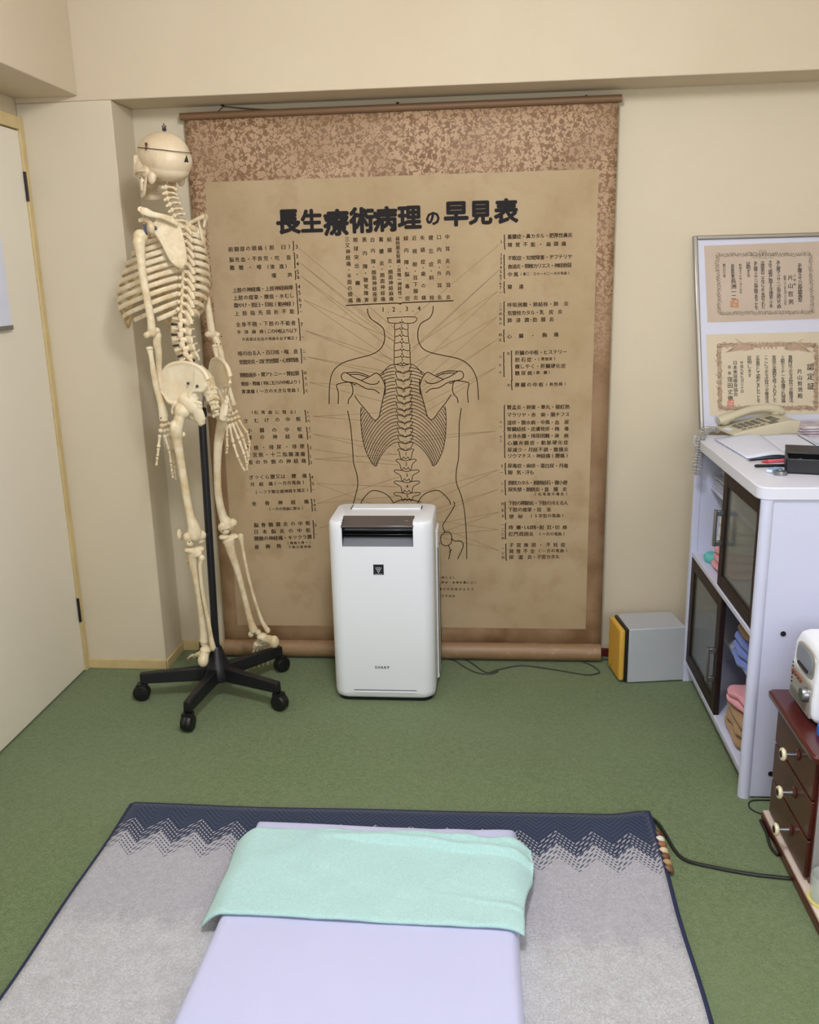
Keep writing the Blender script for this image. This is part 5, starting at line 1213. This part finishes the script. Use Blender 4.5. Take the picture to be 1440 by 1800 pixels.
# plank under it, with the white strip on top
bd = thing('base_plank', (.84, -1.29, 0), 'dark red plank with a pale top strip under the mahogany chest', 'plank')
MB().box(.7045, 1.05, -1.60, -1.035, 0, .022).build('plank', M['maho'], bd, bevel=.002)
b = MB(); b.box(.7075, .760, -1.59, -1.038, .022, .030)
for k in range(6): pass
b.build('pale_strip', mat('pale_pinkish_strip', (222, 206, 196), .5), bd, bevel=.001)
MB().box(DX+.006, 1.018, DY0-.004, DY0+.001, .032, .340).build('side_panel', mat('grey_side_panel', (158, 158, 160), .5), dc, bevel=.001)['label'] = 'grey near side panel'
# glass tumbler on a yellow-rimmed coaster in front of it
p = at(1442, 1580, 2, .03)
tm = thing('glass_jar', (.7435, p.y-.005, .0302), 'clear glass jar on the pale strip at the bottom right edge', 'jar')
Mt = Matrix.Translation(tm.location)
MB().lathe([(.001, .0), (.030, 0), (.034, .004), (.035, .055), (.033, .060), (.031, .055), (.030, .006), (.001, .005)], 32, Mt @ Matrix.Translation((0, 0, .004))).build('jar_glass', mat('clear_glass', (225, 236, 236), .05, alpha=.35, spec=.8), tm)
MB().lathe([(.001, 0), (.038, 0), (.039, .004), (.036, .004), (.001, .003)], 32, Mt).build('coaster', mat('yellow_coaster', (226, 214, 130), .5), tm)
# blue lid thing by the stereo
# ---------------------------------------------------------------- compact stereo
sx0, sy0, sy1, sz0, sz1 = .735, -1.222, -1.062, .367, .548
ste = thing('compact_stereo', (.85, -1.14, .367), 'white and silver compact stereo standing on the mahogany chest', 'stereo')
b = MB(); prof = [(sx0+.016, sz0+.004), (sx0+.002, sz0+.018), (sx0, sz0+.06), (sx0+.006, sz0+.15), (sx0+.016, sz1-.006), (sx0+.035, sz1), (1.0, sz1), (1.0, sz0+.004)]
b.prism([(x, sy0, z) for x, z in prof], (0, sy1-sy0, 0)); b.build('stereo_case', M['white'], ste, bevel=.010, seg=4)
b = MB(); b.box(.76, .79, sy0+.02, sy0+.04, sz0, sz0+.006); b.box(.76, .79, sy1-.04, sy1-.02, sz0, sz0+.006); b.box(.95, .98, sy0+.02, sy0+.04, sz0, sz0+.006); b.box(.95, .98, sy1-.04, sy1-.02, sz0, sz0+.006); b.build('feet', M['black'], ste)
M['silv2'] = mat('silver_fascia', (196, 192, 184), .3, .5)
fp = MB(); fp.prism([(sx0-.003, sy0+.010, sz0+.016), (sx0-.003, sy0+.010, sz0+.095), (sx0+.001, sy0+.010, sz0+.098), (sx0+.012, sy0+.01, sz0+.014)], (0, sy1-sy0-.02, 0)); fpo = fp.build('fascia', M['silv2'], ste, bevel=.002)
def oval(yc, zc_, a_, b_, d, x, n=28, tilt=.04):
    pts = []
    for i in range(n):
        t = 2*PI*i/n; c_, s_ = math.cos(t), math.sin(t); y = yc+a_*math.copysign(abs(c_)**.6, c_); z = zc_+b_*math.copysign(abs(s_)**.6, s_); pts.append((x+tilt*(z-sz0), y, z))
    return MB().prism(pts, (-d, 0, 0))
oval(-1.142, sz0+.132, .062, .034, .006, sx0+.004).build('display_bezel', M['silv2'], ste, bevel=.002)
ds = oval(-1.142, sz0+.134, .050, .024, .002, sx0-.0025).build('display_window', mat('blue_grey_display', (140, 150, 166), .15), ste)
MB().box(sx0-.004, sx0+.0005, -1.175, -1.112, sz0+.112, sz0+.118).build('disc_slot', M['black'], ds)
for k in range(4):
    Mk = Matrix.Translation((sx0-.003, sy1-.030-.018*k, sz0+.082)) @ Matrix.Rotation(-PI/2, 4, 'Y'); MB().lathe([(.0055, 0), (.0055, .003), (.003, .0045)], 16, Mk).build('button', mat('brown_button', (126, 66, 46), .35) if k == 0 else bpy.data.materials['brown_button'], ste)
Mk = Matrix.Translation((sx0-.003, sy0+.034, sz0+.066)) @ Matrix.Rotation(-PI/2, 4, 'Y'); MB().lathe([(.018, 0), (.0175, .010), (.015, .014), (.006, .014)], 32, Mk).build('volume_knob', M['steel'], ste)
MB().box(sx0-.0055, sx0, -1.19, -1.085, sz0+.024, sz0+.046).build('cassette_door', mat('grey_cassette_door', (112, 112, 108), .3), ste, bevel=.001)
b = MB()
for i in range(7): b.box(sx0-.0045, sx0-.003, sy1-.026, sy1-.022, sz0+.040+.010*i, sz0+.044+.010*i)
b.build('small_keys', M['darksteel'], ste)
p = at(1443, 1288, 2, .372)
b = MB().lathe([(.001, 0), (.020, 0), (.021, .012), (.019, .022), (.001, .023)], 24, Matrix.Translation((p.x+.012, p.y, .367)))
tag(b.build('blue_cap', mat('bright_blue_plastic', (40, 110, 200), .4), None, (p.x+.012, p.y, .367)), 'bright blue plastic cap on the chest beside the stereo', 'cap')

# black cables on the floor
cab('extension_cord', [(.405, -1.050, .016), (.432, -1.082, .012), (.447, -1.132), (.4555, -1.185), (.475, -1.222), (.53, -1.244), (.615, -1.266), (.69, -1.276), (.735, -1.262, .006)][:-1]+[(.702, -1.277)], .0045, M['blackcable'], 'thick dark cable running from the rug corner to the mahogany chest')
cab('stereo_cable', [(.7005, -1.045), (.700, -1.10), (.694, -1.15), (.697, -1.18), (.7015, -1.19)], .0040, M['blackcable'], 'short dark loop of cable beside the pale strip of the plank')
cab('thin_cable', [(.790, -.9505), (.752, -.947), (.705, -.952), (.690, -.978), (.699, -1.002), (.730, -1.022), (.760, -1.028)], .0020, M['blackcable'], 'thin black cable loop between cabinet foot and mahogany chest')

# ---------------------------------------------------------------- rug, mat, towel
RX0, RX1, RY1, RY0 = -.9675, .4100, -1.074, -2.95
m = mat('patterned_rug', (170, 165, 160), .95, spec=.08, sheen=.2); b = NB(m); X = b.xyz()
yy = b.math('SUBTRACT', RY1, X[1])                     # distance from the far edge
per = .092
tri = b.math('PINGPONG', b.math('ADD', X[0], 10.0), per/2)     # 0..per/2
d1 = b.math('ADD', yy, b.math('MULTIPLY', tri, 1.15))  # zigzag coordinate
nz = b.noise(70, 4, .7); nf = b.noise(230, 4, .85); nl_ = b.noise(6, 4, .6)
row_ = b.math('PINGPONG', b.math('MULTIPLY', d1, 1.0), .0065)
dash = b.math('PINGPONG', b.math('ADD', X[0], b.math('MULTIPLY', yy, .35)), .0055)
chk = b.math('MULTIPLY', b.math('GREATER_THAN', row_, .0038), b.math('GREATER_THAN', dash, .0024))
nav = b.mix(b.ramp(b.math('PINGPONG', d1, .008), .003, .005), lin((30, 42, 72)), lin((52, 67, 98)))
grey = b.mix(b.ramp(nf, .30, .70), lin((138, 138, 150)), lin((220, 220, 230)))
grey = b.mix(b.ramp(nl_, .35, .75), grey, b.mix(b.ramp(nz, .3, .7), lin((166, 167, 178)), lin((202, 202, 212))))
cream = b.mix(b.ramp(nf, .30, .70), lin((166, 168, 176)), lin((232, 234, 240)))
zone1 = b.math('GREATER_THAN', d1, .118); zone2 = b.math('GREATER_THAN', d1, .228); zmid = b.math('GREATER_THAN', d1, .172)
dens = b.mix(zmid, nav, grey)
inv = b.mix(zmid, grey, nav)
speck = b.mix(chk, dens, inv)
c_ = b.mix(zone1, nav, speck); c_ = b.mix(zone2, c_, grey)
d2 = b.math('ADD', b.math('ADD', yy, b.math('MULTIPLY', tri, .9)), b.math('MULTIPLY', b.math('SUBTRACT', nz, .5), .16))
c_ = b.mix(b.ramp(d2, .450, .50), c_, b.mix(b.math('MULTIPLY', b.ramp(b.noise(28, 5, .75), .45, .7), .5), cream, lin((170, 168, 172))))
b.color(c_); b.bump(nf, .6, .006)
rug = thing('area_rug', ((RX0+RX1)/2, -2.0, 0), 'blue and grey zigzag rug lying on the green carpet under the mattress', 'rug')
def rugf(u, v):
    x = RX0+(RX1-RX0)*u; y = RY1+(RY0-RY1)*v; ed = max(0, 1-min(u, 1-u)*(RX1-RX0)/.03); cr = math.exp(-((x-RX1)**2+(y-RY1)**2)/.0035)
    w_ = .004*math.sin(x*6+1)*math.exp(-(RY1-y)/.05)
    return (x+.002*math.sin(y*14), y+.006*math.sin(x*3.2+.5)+.008*cr, .012+.002*math.sin(x*11+y*7)*.5+.010*cr)
top_ = MB().grid(rugf, 90, 110); ro = top_.build('rug_pile', m, rug, fix=False, local=False)
# keep texture space in world metres
for v in ro.data.vertices: v.co += rug.location
ro.location = -rug.location
so = ro.modifiers.new('s', 'SOLIDIFY'); so.thickness = .008; so.offset = -1
edge = [rugf(i/60, 0) for i in range(61)]+[rugf(1, j/60) for j in range(1, 61)]
edge2 = [rugf(0, j/60) for j in range(61)]
b = MB(); b.tube([(x+.003*(x > .39), y+.003*(y > -1.1), z-.001) for x, y, z in edge], .0088, 8); b.tube([(x-.003, y, z-.001) for x, y, z in edge2], .0088, 8); b.build('rug_binding', mat('navy_binding', (36, 44, 78), .9, bump=(400, .5, .002)), rug)

MX0, MX1, MY1, MY0, MZ = -.592, .066, -1.198, -2.95, .068
def mh(x, y):
    """height of the mattress surface above the floor"""
    e = min(x-MX0, MX1-x, MY1-y); base = .018
    if e < 0: return base
    r = .022; k = 1 if e > r else math.sqrt(max(0, 1-(1-e/r)**2))
    return base+(MZ-base)*k+wob((x, y, 0), 7, .0022)*min(1, e/.05)+.0030*math.sin((x*2.2+y)*26+3*math.sin(y*5))*max(0, wob((x, y, 3), 4, 1))*min(1, e/.04)
mt = thing('floor_mattress', ((MX0+MX1)/2, -2.0, .012), 'thin floor mattress in a pale lavender sheet lying on the rug', 'mattress')
def msurf(u, v):
    # inflate the parameter near the edges so the side walls get geometry
    f = lambda t: t if .04 < t < .96 else (t/.04*.04 if t < .5 else t)
    x = MX0+(MX1-MX0)*u; y = MY1+(MY0-MY1)*v; return (x+.003*math.sin(y*9)*(1 if u > .5 else -1)*abs(u-.5)*2, y+.004*math.sin(x*8), mh(x, y))
us = sorted(set([i/70 for i in range(71)]+[.001, .003, .006, .01, .02, .999, .997, .994, .99, .98])); vs_ = sorted(set([i/150 for i in range(151)]+[.0004, .001, .002, .004, .008]))
g = MB(); W_ = len(us)
vv = [msurf(u, v) for v in vs_ for u in us]
g.add(vv, [(j*W_+i, j*W_+i+1, (j+1)*W_+i+1, (j+1)*W_+i) for j in range(len(vs_)-1) for i in range(W_-1)]); g.build('fitted_sheet', M['sheet'], mt, fix=False, angle=80)
b = MB(); b.box(MX0+.003, MX1-.003, MY0, MY1-.003, .0165, .030); b.build('mattress_underside', M['sheet'], mt, bevel=.003)
# towel across the head end
TY1, TY0 = -1.252, -1.556
def tz(x, y, d=.006): 
    return max(mh(min(max(x, MX0+.0), MX1-.0), y)+d, .022)
def twf(u, v):
    x0_ = -.628+.012*math.sin(v*3); x1_ = .102-.034*v*v+.008*math.sin(v*7); x = x0_+(x1_-x0_)*u
    y = TY1+(TY0-TY1)*v - .012*u + .010*math.sin(u*3.0)*(1-v) - .006*max(0, u-.93)/.07*v + (.012*math.exp(-((u-.0)/.05)**2)*(-1)*(1-v)) -.012*(1-math.exp(-u/.12))*(1-v)*0
    ex = max(MX0-x, x-MX1, 0); h = mh(min(max(x, MX0+.024), MX1-.024), y)+.0065
    e = min(x-MX0, MX1-x)
    if e < .024: 
        t = min(1, (.024-e)/(.024+.034)); h = h-(h-.040)*(t**1.9)
        x = x - (.006*t*(1 if x > 0 else -1))
    fold = .016*math.exp(-((v-.13-.05*u+.05*math.sin(u*4.2))/.030)**2)*min(1, max(0, (u-.28)/.2)) + .006*math.exp(-((v-.04)/.03)**2)*max(0, min(1, (u-.4)/.2))
    crease = .0035*math.exp(-((v-.80+.35*(1-u))/.02)**2)*max(0, (u-.66))*3+.0025*math.sin(u*23+v*9)*math.sin(v*6+u*5)*.5
    edge_ = .004*max(0, 1-v/.02)+.003*max(0, 1-(1-v)/.02)
    return (x, y, h+fold+crease+wob((x, y, 1), 16, .0024)+wob((x, y, 5), 43, .0010)-edge_)
tw = MB().grid(twf, 150, 80).build('bath_towel', M['towel'], None, (-.26, -1.40, .07), fix=False, angle=80)
tw.modifiers.new('s', 'SOLIDIFY').thickness = .005
tag(tw, 'mint green towel spread across the head of the lavender mattress', 'towel')
# wooden foot roller peeping from under the rug edge
rl = thing('wooden_foot_roller', (.425, -1.19, .0), 'wooden beaded foot roller peeping out from the right edge of the rug', 'foot roller')
for i, (c_, yb) in enumerate([((96, 58, 36), -1.135), ((228, 218, 200), -1.158), ((150, 96, 62), -1.181), ((214, 194, 160), -1.204), ((112, 70, 44), -1.227), ((176, 146, 104), -1.250), ((120, 84, 58), -1.272)]):
    MB().ell((.424, yb, .0125), (.0125, .0105, .0125), seg=18, ring=12).build('bead', mat('bead_wood', c_, .4), rl)
MB().tube([(.424, -1.125, .0125), (.424, -1.283, .0125)], .003, 8).build('axle', M['darkwood'], rl)
